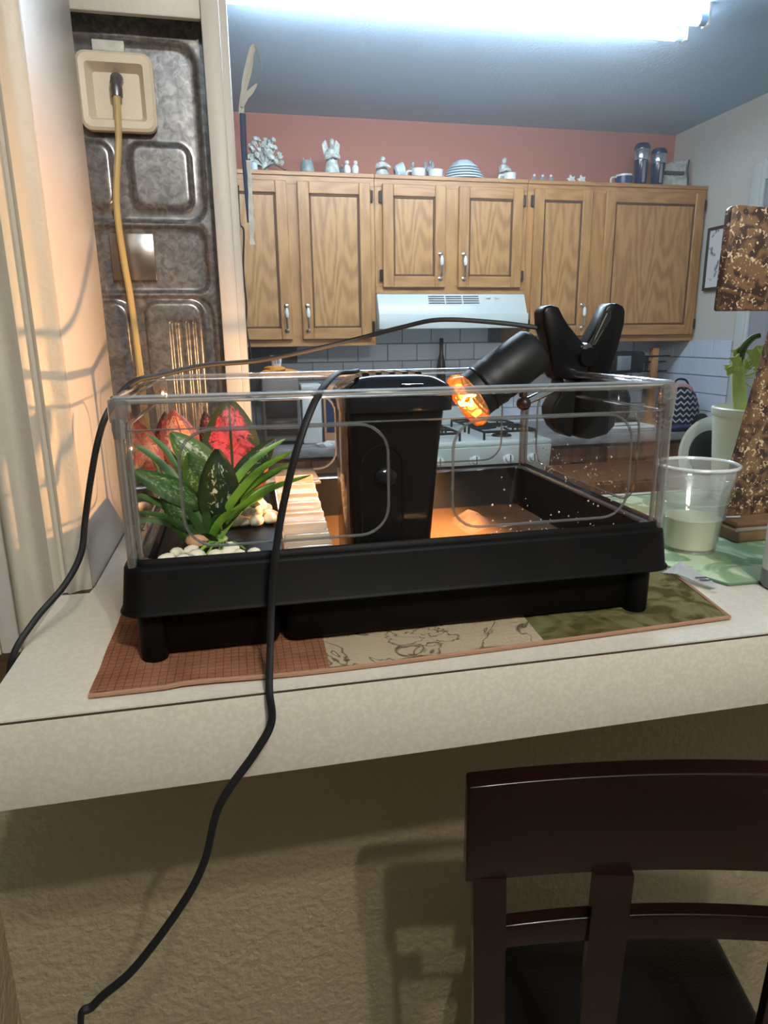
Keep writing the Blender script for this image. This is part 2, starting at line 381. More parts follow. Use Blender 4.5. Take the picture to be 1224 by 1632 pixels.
# ------------------------------------------------------------------ wall cabinets
YC, YB, ZB, ZT = 2.752, 3.07, 1.36, 2.118
def cab_door(parent, x0, x1, z0, z1, hinge, handle_low, label=None):
    """framed door with recessed panel; hinge 'L' or 'R'"""
    f = .052; y0 = YC-.019
    bm = new(); box(bm, (x0+f-.004, YC-.008, z0+f-.004), (x1-f+.004, YC-.001, z1-f+.004)); d = obj('door', bm, 'oak_panel', parent, origin=((x0+x1)/2, YC, z0))
    pieces('stile', [((x0, y0, z0), (x0+f, YC-.001, z1)), ((x1-f, y0, z0), (x1, YC-.001, z1))], 'oak', d)
    pieces('rail', [((x0+f, y0, z1-f), (x1-f, YC-.001, z1)), ((x0+f, y0, z0), (x1-f, YC-.001, z0+f))], 'oak_h', d)
    g = .009
    for a, b in (((x0+f, z0+f), (x1-f, z0+f+g)), ((x0+f, z1-f-g), (x1-f, z1-f)), ((x0+f, z0+f), (x0+f+g, z1-f)), ((x1-f-g, z0+f), (x1-f, z1-f))):
        pieces('moulding', [((a[0], YC-.0125, a[1]), (b[0], YC-.007, b[1]))], 'groove', d, .002)
    hx = x0-.006 if hinge == 'L' else x1+.006
    for zz in (z1-.055, z0+.055):
        bm = new(); box(bm, (hx-.009, YC-.014, zz-.026), (hx+.009, YC, zz+.026), .003, 1); cyl(bm, (hx, YC-.014, zz-.024), (hx, YC-.014, zz+.024), .004, n=8); obj('hinge', bm, 'hinge', d)
    px = x1-.026 if hinge == 'L' else x0+.026
    zl = z0+.028; zh = zl+.135
    bm = new(); tube(bm, smooth_path([(px, y0, zl+.012), (px, y0-.022, zl+.02), (px, y0-.03, (zl+zh)/2), (px, y0-.022, zh-.02), (px, y0, zh-.012)], 4), .0048, 8)
    lathe(bm, [(.012, 0), (.011, .003), (.006, .006)], (px, y0, zh-.012), 10, (0, -1, 0)); lathe(bm, [(.012, 0), (.011, .003), (.006, .006)], (px, y0, zl+.012), 10, (0, -1, 0))
    h = obj('handle', bm, 'chrome', d)
    obj('grip', lathe(new(), [(.004, -.024), (.0085, -.012), (.0095, 0), (.0085, .012), (.004, .024)], (px, y0-.028, zh-.045), 10), 'white_cer', d)
    return d
def cabinet(label, x0, x1, zb, doors):
    c = thing('wall_cabinet', label, 'cabinet', ((x0+x1)/2, YC, zb), 'oak wall cabinets')
    bm = new(); box(bm, (x0, YC+.02, zb), (x1, YB-.001, ZT-.002)); obj('carcass', bm, 'oak', c)
    xs = sorted([x0, x1]+[v for d in doors for v in d[:2]])
    top = max(d[3] for d in doors)-.012; bot = min(d[2] for d in doors)+.012
    pieces('face_rail', [((x0, YC, top), (x1, YC+.021, ZT)), ((x0, YC, zb), (x1, YC+.021, bot))], 'oak_h', c, .001)
    seg = [(x0, doors[0][0]+.012)]+[(a[1]-.012, b[0]+.012) for a, b in zip(doors, doors[1:])]+[(doors[-1][1]-.012, x1)]
    pieces('face_stile', [((a, YC+.0005, bot), (b, YC+.0205, top)) for a, b in seg], 'oak', c, .0005)
    bm = new(); box(bm, (x0, YC-.008, ZT-.012), (x1, YC, ZT+.006), .002, 1); obj('top_moulding', bm, 'oak_h', c)
    for d in doors: cab_door(c, *d)
    return c
cabinet('oak wall cabinet left of the range hood with two tall doors', 0.02, .775, ZB, [(.055, .372, 1.392, 2.083, 'L', 1), (.419, .753, 1.392, 2.083, 'R', 1)])
cabinet('short oak wall cabinet directly above the white range hood', .777, 1.533, 1.60, [(.811, 1.117, 1.628, 2.083, 'L', 1), (1.183, 1.508, 1.628, 2.083, 'R', 1)])
cabinet('oak wall cabinet right of the range hood with one narrow and one wide door', 1.535, 2.515, ZB, [(1.566, 1.873, 1.392, 2.085, 'L', 1), (1.948, 2.498, 1.392, 2.085, 'R', 1)])

# ------------------------------------------------------------------ range hood
hd = thing('range_hood', 'white range hood with three vent grilles under the short cabinet', 'range hood', (1.15, 2.75, 1.44))
bm = new(); prism(bm, [(.779, 2.74, 1.598), (.779, 3.05, 1.598), (.779, 3.05, 1.44), (.779, 2.69, 1.44), (.779, 2.69, 1.50)], (.752, 0, 0), .003); obj('body', bm, 'white_gloss', hd)
bm = new(); box(bm, (.777, 2.683, 1.435), (1.533, 2.69, 1.505), .003); obj('front_lip', bm, 'white_gloss', hd)
for k, xa in enumerate((1.03, 1.118, 1.206)):
    bm = new(); prism(bm, [(xa-.003, 2.7355, 1.592), (xa-.003, 2.7405, 1.592), (xa-.003, 2.7165, 1.547), (xa-.003, 2.7125, 1.547)], (.086, 0, 0)); vg = obj('vent_grille', bm, 'white_gloss', hd)
    for j in range(4):
        z = 1.586-j*.0105; y = 2.74-(1.598-z)*.51
        pieces('vent_slot', [((xa, y-.004, z-.0025), (xa+.08, y+.004, z+.0025))], 'slot', vg, 0)
for xa in (1.325, 1.37): 
    bm = new(); box(bm, (xa, 2.722, 1.576), (xa+.022, 2.733, 1.588), .002); obj('switch', bm, 'white_cer', hd)
# ------------------------------------------------------------------ fluorescent fixture
fx = thing('fluorescent_light', 'bright white fluorescent light fixture with two bare tubes on the kitchen ceiling', 'light', (.9, 1.8, 2.442))
bm = new(); box(bm, (.10, 1.745, 2.425), (1.66, 1.835, 2.4415), .004); obj('base_pan', bm, 'white_gloss', fx)
for y in (1.70, 1.82):
    t = obj('tube', cyl(new(), (.14, y, 2.395), (1.655, y, 2.395), .017, n=16), 'tube', fx)
    for x in (.115, 1.655): obj('tube_cap', cyl(new(), (x, y, 2.395), (x+.025, y, 2.395), .0178, n=16), 'tube_end', t)
    for x in (.108, 1.686):
        bm = new(); box(bm, (x-.006, y-.018, 2.376), (x+.006, y+.018, 2.4415), .003); obj('socket', bm, 'white_gloss', fx)
# ------------------------------------------------------------------ refrigerator back seen through the trimmed opening
fr = thing('refrigerator', 'galvanised embossed back of a refrigerator framed by white trim on the left', 'refrigerator', (-.02, .70, 0))
bm = new(); box(bm, (-.15, .665, .02), (.084, 1.35, 1.95), .006); obj('cabinet_shell', bm, 'steel_plain', fr)
# embossed steel sheet: grid height field with raised and recessed rounded rectangles
def rr(x, z, x0, x1, z0, z1, r, s=.006):
    dx = max(x0+r-x, x-(x1-r), 0); dz = max(z0+r-z, z-(z1-r), 0); d = math.hypot(dx, dz)-r
    if dx == 0 and dz == 0: d = max(x0-x, x-x1, z0-z, z-z1)
    return 1/(1+math.exp(max(-30, min(30, d/s*4))))
bm = new(); X0, X1, Z0, Z1 = -.15, .079, .9, 1.94; nx, nz = 110, 400; grid = []
for j in range(nz+1):
    z = Z0+(Z1-Z0)*j/nz; row = []
    for i in range(nx+1):
        x = X0+(X1-X0)*i/nx
        h = -.010*rr(x, z, -.3, .066, 1.585, 1.84, .03)                       # upper dished field
        h += .007*rr(x, z, -.045, .046, 1.605, 1.70, .018)                   # raised pad
        h += .007*rr(x, z, -.20, -.073, 1.605, 1.70, .018)
        h += -.010*rr(x, z, -.3, .062, 1.476, 1.578, .02)
        h += -.009*rr(x, z, -.3, .066, .95, 1.47, .03)
        h += .007*rr(x, z, -.045, .048, .95, 1.462, .022)
        h += .007*rr(x, z, -.20, -.070, .95, 1.462, .022)
        for xc in (-.002, .007, .025, .036, .012): h -= .004*rr(x, z, xc-.0028, xc+.0028, 1.0, 1.430, .0028, .003)
        row.append(bm.verts.new((x, .650-h, z)))
    grid.append(row)
for A, B in zip(grid, grid[1:]):
    for i in range(nx): bm.faces.new((A[i], A[i+1], B[i+1], B[i]))
obj('embossed_panel', bm, 'steel', fr, smooth=80)
# ivory water inlet box with tapered recess
def ring(x0, x1, z0, z1, y, r, n=5):
    out = []
    for cx, cz, a0 in ((x1-r, z1-r, 0), (x0+r, z1-r, 90), (x0+r, z0+r, 180), (x1-r, z0+r, 270)):
        for k in range(n):
            a = math.radians(a0+90*k/(n-1)); out.append((cx+r*math.cos(a), y, cz+r*math.sin(a)))
    return out
def loft(bm, loops, cap0=False, cap1=True):
    V = [[bm.verts.new(p) for p in l] for l in loops]
    for A, B in zip(V, V[1:]):
        n = len(A)
        for k in range(n): bm.faces.new((A[k], A[(k+1) % n], B[(k+1) % n], B[k]))
    if cap0: bm.faces.new(list(reversed(V[0])))
    if cap1: bm.faces.new(V[-1])
    return bm
bm = new(); loft(bm, [ring(-.108, .002, 1.713, 1.821, .652, .014), ring(-.108, .002, 1.713, 1.821, .640, .014), ring(-.104, -.002, 1.717, 1.817, .637, .012), ring(-.096, -.012, 1.727, 1.806, .638, .005), ring(-.088, -.020, 1.735, 1.798, .6575, .004)])
wb = obj('water_inlet_box', bm, 'box_ivory', fr)
bm = new(); cyl(bm, (-.052, .66, 1.79), (-.052, .642, 1.785), .009); lathe(bm, [(.0085, -.012), (.009, 0), (.0075, .004), (.009, .008), (.0065, .014)], (-.053, .640, 1.772), 12); obj('connector', bm, 'steel_plain', wb)
bm = new(); tube(bm, smooth_path([(-.053, .638, 1.765), (-.056, .632, 1.70), (-.068, .628, 1.61), (-.066, .626, 1.53), (-.061, .626, 1.46), (-.058, .63, 1.34), (-.055, .634, 1.15), (-.05, .64, .95)], 6), .0052, 10); obj('water_hose', bm, 'hose', fr)
bm = new(); box(bm, (-.088, .650, 1.495), (-.020, .6585, 1.567), .001); obj('foil_sticker', bm, 'sticker', fr)
bm = new(); box(bm, (-.083, .648, 1.824), (-.037, .66, 1.839), .001); obj('paper_tag', bm, 'tag', fr)

# ------------------------------------------------------------------ hanging odds and ends beside the stub wall
dp = thing('dried_palm', 'pale dried palm leaf sticking out beside the white trim near the ceiling', 'dried plant', (.127, .74, 1.76))
for k, pts in enumerate([[(.136, .74, 1.785), (.142, .735, 1.82), (.152, .73, 1.85), (.162, .725, 1.872), (.170, .72, 1.855), (.173, .72, 1.835)],
                         [(.137, .742, 1.79), (.145, .74, 1.82), (.153, .74, 1.842), (.160, .735, 1.868)],
                         [(.137, .742, 1.785), (.144, .74, 1.80), (.154, .74, 1.81), (.164, .735, 1.82)],
                         [(.134, .744, 1.765), (.136, .744, 1.785), (.138, .74, 1.81)]]):
    p = smooth_path(pts, 5); bm = new(); tube(bm, p, .004, 6, .18, side=(1, 0, .2), rs=[.0012+.0034*math.sin(math.pi*min(1, (i+1)/len(p))) for i in range(len(p))]); obj('blade', bm, 'leafdry', dp)
bm = new(); tube(bm, smooth_path([(.137, .74, 1.775), (.136, .738, 1.72), (.137, .737, 1.66), (.139, .736, 1.60)], 6), .0052, 8, .25, side=(1, 0, 0))
tag(obj('hanging_ribbon', bm, 'ribbon', origin=(.137, .74, 1.775)), 'dark blue grey ribbon hanging down beside the white trim', 'ribbon')
bm = new()
pa, pb = [], []
for i in range(12):
    z = 1.70-i*.0125; x = .143-.0003*i; pa.append((x-.0035+random.uniform(-.0015, .001), .732, z)); pb.append((x+.0035+random.uniform(-.002, .0035), .732, z))
prism(bm, pa+pb[::-1], (0, .002, 0))
tag(obj('torn_streamer', bm, 'tag', origin=(.143, .73, 1.7)), 'ragged pale streamer hanging in front of the cabinet edge beside the ribbon', 'streamer')
bm = new(); tube(bm, smooth_path([(.122, .735, 1.66), (.121, .735, 1.60), (.127, .735, 1.585), (.122, .735, 1.52), (.124, .735, 1.46), (.121, .735, 1.42), (.127, .735, 1.37), (.126, .735, 1.31), (.129, .735, 1.25), (.128, .735, 1.13)], 6), .0016, 6)
tag(obj('black_string', bm, 'black_soft', origin=(.122, .735, 1.66)), 'thin black string hanging down along the kitchen side of the white trim', 'string')

# ------------------------------------------------------------------ kitchen base units, worktops, stove
def base_unit(label, x0, x1, y0, nd):
    c = thing('base_cabinet', label, 'cabinet', ((x0+x1)/2, y0, 0))
    bm = new(); box(bm, (x0, y0+.02, .1), (x1, 3.05, .878)); box(bm, (x0, y0+.07, 0), (x1, 3.05, .1)); obj('carcass', bm, 'oak_dark', c)
    wd = (x1-x0)/nd
    for k in range(nd):
        a = x0+k*wd+.01; b = a+wd-.02
        bm = new(); box(bm, (a, y0, .12), (b, y0+.019, .70), .003); d = obj('door', bm, 'oak_dark', c)
        bm = new(); box(bm, (a+.06, y0-.003, .18), (b-.06, y0+.004, .64), .003); obj('panel', bm, 'oak_dark', d)
        bm = new(); tube(bm, [(b-.03, y0, .66), (b-.03, y0-.025, .65), (b-.03, y0-.025, .57), (b-.03, y0, .56)], .004, 6); obj('handle', bm, 'chrome', d)
        bm = new(); box(bm, (a, y0, .72), (b, y0+.019, .86), .003); d = obj('drawer', bm, 'oak_dark', c)
        bm = new(); tube(bm, [((a+b)/2-.05, y0, .79), ((a+b)/2-.04, y0-.025, .79), ((a+b)/2+.04, y0-.025, .79), ((a+b)/2+.05, y0, .79)], .004, 6); obj('handle', bm, 'chrome', d)
    return c
base_unit('dark oak base cabinet left of the white stove', .02, .77, 2.44, 2)
base_unit('dark oak base cabinet right of the white stove', 1.54, 2.515, 2.44, 3)
bm = new(); box(bm, (.0, 2.41, .88), (.773, 3.052, .92), .004); tag(obj('worktop', bm, 'counter_grey', origin=(.38, 2.73, .88)), 'grey kitchen worktop left of the stove holding the toaster oven', 'worktop')
bm = new(); box(bm, (1.537, 2.41, .88), (2.503, 3.052, .92), .004); tag(obj('worktop', bm, 'counter_grey', origin=(2.0, 2.73, .88)), 'grey kitchen worktop right of the stove running to the tiled corner', 'worktop')
# peninsula-side brown chest seen through the right of the tank
ch = thing('wooden_crate', 'low brown wooden crate standing on the kitchen floor in front of the right worktop', 'crate', (1.62, 1.9, 0))
bm = new(); box(bm, (1.50, 1.95, .0), (2.15, 2.35, .80), .006); obj('body', bm, 'oak_dark', ch)
for k in range(3):
    bm = new(); box(bm, (1.495, 1.94, .05+k*.26), (2.155, 1.952, .27+k*.26), .003); obj('slat', bm, 'oak_dark', ch)
st = thing('gas_stove', 'white gas stove with black grates under the range hood', 'stove', (1.155, 2.4, 0))
bm = new(); box(bm, (.78, 2.42, .03), (1.532, 3.05, .90), .006); obj('body', bm, 'white_gloss', st)
bm = new(); box(bm, (.778, 2.36, .90), (1.534, 3.05, .925), .008); obj('cooktop', bm, 'white_gloss', st)
bm = new(); box(bm, (.779, 2.98, .925), (1.533, 3.052, 1.13), .01); bg = obj('backguard', bm, 'white_gloss', st)
bm = new(); box(bm, (1.05, 2.976, 1.03), (1.27, 2.982, 1.09), .002); obj('clock_display', bm, 'slot', bg)
bm = new(); prism(bm, [(.78, 2.42, .90), (.78, 2.355, .90), (.78, 2.375, .775), (.78, 2.42, .775)], (.752, 0, 0), .003); cp = obj('control_panel', bm, 'white_gloss', st)
for x in (.87, .98, 1.155, 1.32, 1.44):
    bm = new(); lathe(bm, [(.028, 0), (.027, .006), (.019, .008), (.017, .026), (.012, .028)], (x, 2.366, .84), 16, (0, -1, .16)); k = obj('knob', bm, 'white_cer', cp)
    bm = new(); box(bm, (x-.0025, 2.334, .826), (x+.0025, 2.342, .862), .001); obj('pointer', bm, 'steel_plain', k)
bm = new(); box(bm, (.80, 2.385, .22), (1.512, 2.42, .765), .008); od = obj('oven_door', bm, 'white_gloss', st)
bm = new(); box(bm, (.90, 2.381, .35), (1.41, 2.387, .62), .004); obj('oven_window', bm, 'blackgloss', od)
bm = new(); tube(bm, [(.86, 2.385, .72), (.86, 2.345, .72), (1.45, 2.345, .72), (1.45, 2.385, .72)], .009, 8); obj('handle', bm, 'white_gloss', od)
bm = new(); box(bm, (.80, 2.39, .05), (1.512, 2.42, .205), .006); obj('drawer', bm, 'white_gloss', st)
for gx in (.965, 1.345):
    for gy in (2.52, 2.80):
        bm = new(); h = .962
        tube(bm, [(gx-.13, gy-.11, h), (gx+.13, gy-.11, h), (gx+.13, gy+.11, h), (gx-.13, gy+.11, h)], .006, 6, closed=True)
        for a in range(4):
            dx, dy = ((1, 0), (-1, 0), (0, 1), (0, -1))[a]; cyl(bm, (gx+dx*.03, gy+dy*.03, h+.006), (gx+dx*.13, gy+dy*.11, h), .0055, n=6)
        for dx in (-.13, .13):
            for dy in (-.11, .11): cyl(bm, (gx+dx, gy+dy, .925), (gx+dx, gy+dy, h), .006, n=6)
        g = obj('grate', bm, 'black_soft', st)
        bm = new(); lathe(bm, [(.05, 0), (.045, .008), (.03, .01), (.03, .018), (.0, .02)], (gx, gy, .925), 16, caps=False); obj('burner', bm, 'black_soft', g)

# ------------------------------------------------------------------ things on the kitchen worktops
to = thing('toaster_oven', 'dark toaster oven with grey frame on the worktop left of the stove', 'toaster oven', (.29, 2.6, .92))
bm = new(); box(bm, (.205, 2.56, .935), (.375, 2.83, 1.222), .012); obj('body', bm, 'toaster', to)
bm = new(); box(bm, (.218, 2.552, 1.045), (.362, 2.562, 1.165), .004); g = obj('door_glass', bm, 'toaster_d', to)
bm = new(); tube(bm, [(.225, 2.552, 1.172), (.225, 2.53, 1.172), (.355, 2.53, 1.172), (.355, 2.552, 1.172)], .004, 6); obj('handle', bm, 'chrome', g)
bm = new(); box(bm, (.218, 2.553, .965), (.362, 2.562, 1.035), .004); obj('lower_panel', bm, 'toaster_d', to)
for x in (.22, .36):
    for y in (2.58, 2.8): obj('foot', cyl(new(), (x, y, .92), (x, y, .936), .009, n=8), 'black_soft', to)
bm = new(); blob(bm, (.29, 2.66, 1.243), (.082, .07, .024), 3, .22, 3); blob(bm, (.27, 2.64, 1.256), (.05, .05, .02), 3, .3, 5)
tag(obj('orange_cloth', bm, 'orange_cloth', origin=(.29, 2.66, 1.222)), 'crumpled orange cloth on top of the dark toaster oven', 'cloth')
cu = thing('paper_cup', 'small white cup with dark stripes on the orange cloth', 'cup', (.285, 2.70, 1.262))
lathe_bm = lathe(new(), [(.022, 0), (.028, .06), (.0265, .06), (.021, .004)], (.285, 2.70, 1.262), 18); obj('body', lathe_bm, 'white_cer', cu)
for dx in (-.006, .003, .011): 
    bm = new(); box(bm, (.285+dx-.0018, 2.672, 1.285), (.285+dx+.0018, 2.6765, 1.312)); obj('stripe', bm, 'slot', cu)
cn = thing('canister', 'tall white canister with lid beside the dark toaster oven', 'canister', (.428, 2.6, .92))
bm = new(); box(bm, (.384, 2.56, .92), (.473, 2.66, 1.165), .008); obj('body', bm, 'white_cer', cn)
bm = new(); box(bm, (.382, 2.558, 1.166), (.475, 2.662, 1.195), .006); obj('lid', bm, 'white_cer', cn)
cb = thing('cereal_box', 'narrow tan and purple box standing right of the white canister', 'box', (.515, 2.6, .92))
bm = new(); box(bm, (.484, 2.56, .92), (.56, 2.64, 1.186), .002); obj('body', bm, 'pebble_tan', cb)
bm = new(); box(bm, (.494, 2.5585, .97), (.55, 2.5605, 1.15)); obj('printed_label', bm, 'blue_dark', cb)
bm = new(); blob(bm, (.46, 2.47, .929), (.03, .018, .009), 2, .4, 2); blob(bm, (.50, 2.465, .932), (.022, .018, .012), 2, .5, 6)
tag(obj('crumpled_wrapper', bm, 'paper', origin=(.48, 2.47, .92)), 'crumpled clear wrapper on the worktop in front of the white canister', 'wrapper')
bo = thing('oil_bottle', 'slim dark bottle standing on the backguard of the stove under the hood', 'bottle', (1.187, 3.02, 1.13))
obj('body', lathe(new(), [(.022, 0), (.025, .006), (.025, .10), (.020, .14), (.010, .18), (.009, .235), (.0, .236)], (1.187, 3.02, 1.13), 16, caps=False), 'darkglass', bo)
obj('cap', lathe(new(), [(.011, 0), (.011, .03), (.008, .034)], (1.187, 3.02, 1.355), 12), 'black_soft', bo)
cf = thing('coffee_maker', 'dark coffee maker with silver front on the right worktop against the tiles', 'coffee maker', (2.05, 2.75, .92))
bm = new(); box(bm, (1.99, 2.66, .92), (2.18, 2.88, .955), .01); obj('base', bm, 'black', cf)
bm = new(); box(bm, (1.99, 2.80, .955), (2.18, 2.88, 1.20), .01); obj('tank', bm, 'steel_plain', cf)
bm = new(); box(bm, (1.985, 2.66, 1.20), (2.185, 2.89, 1.31), .015); obj('head', bm, 'blackgloss', cf)
obj('carafe', lathe(new(), [(.05, 0), (.066, .03), (.064, .11), (.045, .16), (.048, .175)], (2.085, 2.73, .956), 20), 'blackgloss', cf)
bm = new(); box(bm, (2.02, 2.655, 1.215), (2.10, 2.661, 1.29), .003); obj('silver_plate', bm, 'steel_bright', cf)
mt_ = thing('mug_tree', 'wooden post with thin dark crossbars beside the coffee maker', 'mug tree', (2.27, 2.72, .92))
obj('base', lathe(new(), [(.07, 0), (.07, .014), (.02, .02)], (2.27, 2.72, .92), 20), 'oak', mt_)
bm = new(); box(bm, (2.25, 2.70, .935), (2.29, 2.74, 1.325), .006); obj('post', bm, 'oak', mt_)
for z, dx in ((1.28, .09), (1.20, .08), (1.25, .07)):
    obj('peg', cyl(new(), (2.27-dx, 2.69 if z == 1.28 else 2.72, z), (2.27+dx, 2.71, z), .004, n=8), 'black_soft', mt_)
mt_.location = (2.33, 2.81, .92)
# chevron oven mitt / bag in the corner
def chevron_mat():
    mt = bpy.data.materials.new('chevron_fabric'); mt.use_nodes = True; nt = mt.node_tree; b = nt.nodes['Principled BSDF']; N = nt.nodes; K = nt.links
    tc = N.new('ShaderNodeTexCoord'); sp = N.new('ShaderNodeSeparateXYZ'); K.new(tc.outputs['Object'], sp.inputs[0])
    def mth(op, a, bb=None):
        q = N.new('ShaderNodeMath'); q.operation = op
        for i, v in enumerate((a, bb)):
            if v is None: continue
            if isinstance(v, (int, float)): q.inputs[i].default_value = v
            else: K.new(v, q.inputs[i])
        return q.outputs[0]
    zig = mth('ABSOLUTE', mth('SUBTRACT', mth('FRACT', mth('MULTIPLY', sp.outputs[0], 22.)), .5))
    s = mth('FRACT', mth('ADD', mth('MULTIPLY', sp.outputs[2], 30.), mth('MULTIPLY', zig, 1.1)))
    r = N.new('ShaderNodeValToRGB'); r.color_ramp.interpolation = 'CONSTANT'; r.color_ramp.elements[0].color = rgb(24, 26, 38); r.color_ramp.elements[1].position = .68; r.color_ramp.elements[1].color = rgb(170, 180, 190)
    K.new(s, r.inputs[0]); K.new(r.outputs[0], b.inputs['Base Color']); b.inputs['Roughness'].default_value = .9
    return mt
M['chevron'] = chevron_mat()
bg = thing('chevron_bag', 'black and white chevron fabric bag with pink trim in the tiled corner', 'bag', (2.36, 2.68, .92))
bm = new(); loft(bm, [[(2.37+a*w_*math.cos(t), 2.70+.07*a*math.sin(t), .922+z) for t in [2*math.pi*k/24 for k in range(24)]] for a, w_, z in ((.9, .13, 0), (1.0, .15, .04), (1., .145, .12), (.95, .12, .19), (.8, .09, .235), (.5, .08, .25))], True, True)
b0 = obj('body', bm, 'chevron', bg)
M['pink'] = pbr('pink_trim', rgb(196, 150, 150), .8)
bm = new(); tube(bm, smooth_path([(2.28, 2.655, 1.16), (2.32, 2.645, 1.175), (2.38, 2.642, 1.17), (2.42, 2.65, 1.145)], 4), .011, 8, .5); obj('top_binding', bm, 'pink', bg)
bm = new(); tube(bm, smooth_path([(2.30, 2.68, 1.165), (2.33, 2.68, 1.205), (2.39, 2.68, 1.20), (2.42, 2.68, 1.16)], 4), .006, 8); obj('strap', bm, 'black_soft', bg)
bm = new(); rd = random.Random(4)
for k in range(60):
    a = rd.uniform(0, 2*math.pi); e = rd.uniform(.1, 1.4); L = rd.uniform(.04, .09); p = Vector((2.465, 2.64, .99)); q = p+Vector((math.cos(a)*math.cos(e), math.sin(a)*math.cos(e), math.sin(e)))*L; cyl(bm, p, q, .0018, .0006, 4)
tag(obj('dried_tuft', bm, 'tag', origin=(2.465, 2.64, .96)), 'wispy grey tuft sticking up beside the chevron bag', 'plant', kind='stuff')
bm = new(); blob(bm, (2.26, 2.44, .938), (.08, .03, .016), 3, .2, 8); tag(obj('blue_cloth', bm, 'blue_dark', origin=(2.26, 2.44, .92)), 'dark blue folded cloth at the foot of the chevron bag', 'cloth')
bm = new(); blob(bm, (2.43, 2.5, .955), (.05, .05, .035), 3, .2, 9); tag(obj('black_pouch', bm, 'black_soft', origin=(2.43, 2.5, .92)), 'small black pouch on the worktop right of the chevron bag', 'pouch')
tr_ = thing('serving_tray', 'pale rectangular tray lying on the right worktop near the tiled wall', 'tray', (1.95, 2.62, .92))
bm = new(); box(bm, (1.78, 2.5, .921), (2.16, 2.64, .93), .003); obj('base', bm, 'white_cer', tr_)
bm = new(); tube(bm, [(1.78, 2.5, .94), (2.16, 2.5, .94), (2.16, 2.64, .94), (1.78, 2.64, .94)], .008, 6, closed=True); obj('rim', bm, 'white_cer', tr_)

bg.location = (2.315, 2.53, .92); bg.scale = (.8, .8, .88)
# picture on the right wall
M['picture'] = pbr('picture_print', rgb(222, 224, 226), .5, c2=rgb(120, 124, 132), scale=26, ramp=(.6, .66))
pc = thing('framed_picture', 'small framed print in a dark frame on the right wall', 'picture', (2.51, 2.59, 1.76))
bm = new(); box(bm, (2.502, 2.492, 1.622), (2.519, 2.678, 1.902)); obj('print', bm, 'picture', pc)
bm = new()
box(bm, (2.495, 2.480, 1.610), (2.519, 2.494, 1.914), .002); box(bm, (2.495, 2.676, 1.610), (2.519, 2.690, 1.914), .002); box(bm, (2.495, 2.494, 1.610), (2.519, 2.676, 1.624), .002); box(bm, (2.495, 2.494, 1.90), (2.519, 2.676, 1.914), .002)
obj('frame', bm, 'frame_dark', pc)

# ------------------------------------------------------------------ ornaments on top of the wall cabinets
ZS = ZT+.001; YO = 2.82
def figurine(x, h, wd, label, mat='ivory', seed=1, wings=False, cat='figurine', y=YO):
    t = thing('figurine', label, cat, (x, y, ZS)); c = (x, y, ZS)
    obj('robe', lathe(new(), [(wd*.42, 0), (wd*.46, h*.04), (wd*.36, h*.3), (wd*.26, h*.55), (wd*.28, h*.68), (wd*.1, h*.76), (0, h*.78)], c, 14, caps=False), mat, t)
    obj('head', blob(new(), (x+wd*.03, y-.003, ZS+h*.86), (wd*.17, wd*.17, h*.12), 2, .08, seed), mat, t)
    bm = new(); tube(bm, smooth_path([(x-wd*.25, y-.005, ZS+h*.62), (x-wd*.34, y-.03, ZS+h*.45), (x, y-.045, ZS+h*.5), (x+wd*.34, y-.03, ZS+h*.47), (x+wd*.25, y-.005, ZS+h*.63)], 4), wd*.09, 7); obj('arms', bm, mat, t)
    if wings:
        for s in (-1, 1):
            bm = new(); prism(bm, [(x+s*wd*.1, y+.012, ZS+h*.45), (x+s*wd*.42, y+.012, ZS+h*.60), (x+s*wd*.50, y+.012, ZS+h*.86), (x+s*wd*.28, y+.012, ZS+h*.98), (x+s*wd*.12, y+.012, ZS+h*.72)], (0, .008, 0), .002); obj('wing', bm, mat, t)
    return t
# cream coral-like floral ornament
ft = thing('floral_ornament', 'large cream lacy floral ornament at the left end of the cabinet tops', 'ornament', (.285, YO, ZS))
obj('base', lathe(new(), [(.05, 0), (.045, .012), (.015, .02), (.012, .05)], (.285, YO, ZS), 14), 'ivory', ft)
bm = new(); rd = random.Random(11)
for k in range(60):
    a = rd.uniform(-1.35, 1.35); L = rd.uniform(.06, .15); yy = rd.uniform(-.03, .03); p = Vector((.285+math.sin(a)*L*.55, YO+yy, ZS+.03+abs(math.cos(a))*L*.85))
    blob(bm, p, (.012, .01, .012), 1, .3, k); cyl(bm, (.285, YO, ZS+.03), p, .0022, n=5)
o = obj('blossoms', bm, 'ivory', ft); o['kind'] = 'stuff'
bm = new(); tube(bm, smooth_path([(.27, YO-.045, ZS+.005), (.32, YO-.05, ZS+.035), (.38, YO-.045, ZS+.012), (.44, YO-.05, ZS+.004)], 5), .004, 6); obj('twig', bm, 'hinge', ft)
bm = new(); lathe(bm, [(.014, 0), (.018, .01), (.016, .035), (.01, .042)], (.235, YO-.04, ZS), 12); tag(obj('blue_pot', bm, 'blue_cer', origin=(.235, YO-.04, ZS)), 'tiny blue pot below the cream floral ornament', 'pot')
ow = thing('owl_ornament', 'small grey squat ornament with two pointed tufts on the cabinet top', 'ornament', (.478, YO, ZS))
obj('body', lathe(new(), [(.026, 0), (.032, .02), (.030, .05), (.022, .065), (0, .07)], (.478, YO, ZS), 14, caps=False), 'grey_cer', ow)
for s in (-1, 1): obj('tuft', lathe(new(), [(.009, 0), (.0, .028)], (.478+s*.016, YO, ZS+.056), 8, caps=False), 'grey_cer', ow)
figurine(.592, .165, .085, 'tall pale winged angel figurine, tallest ornament left of the hood', 'ivory', 2, True)
figurine(.648, .07, .045, 'short grey figurine tucked right beside the winged angel', 'grey_cer', 3, y=YO+.06)
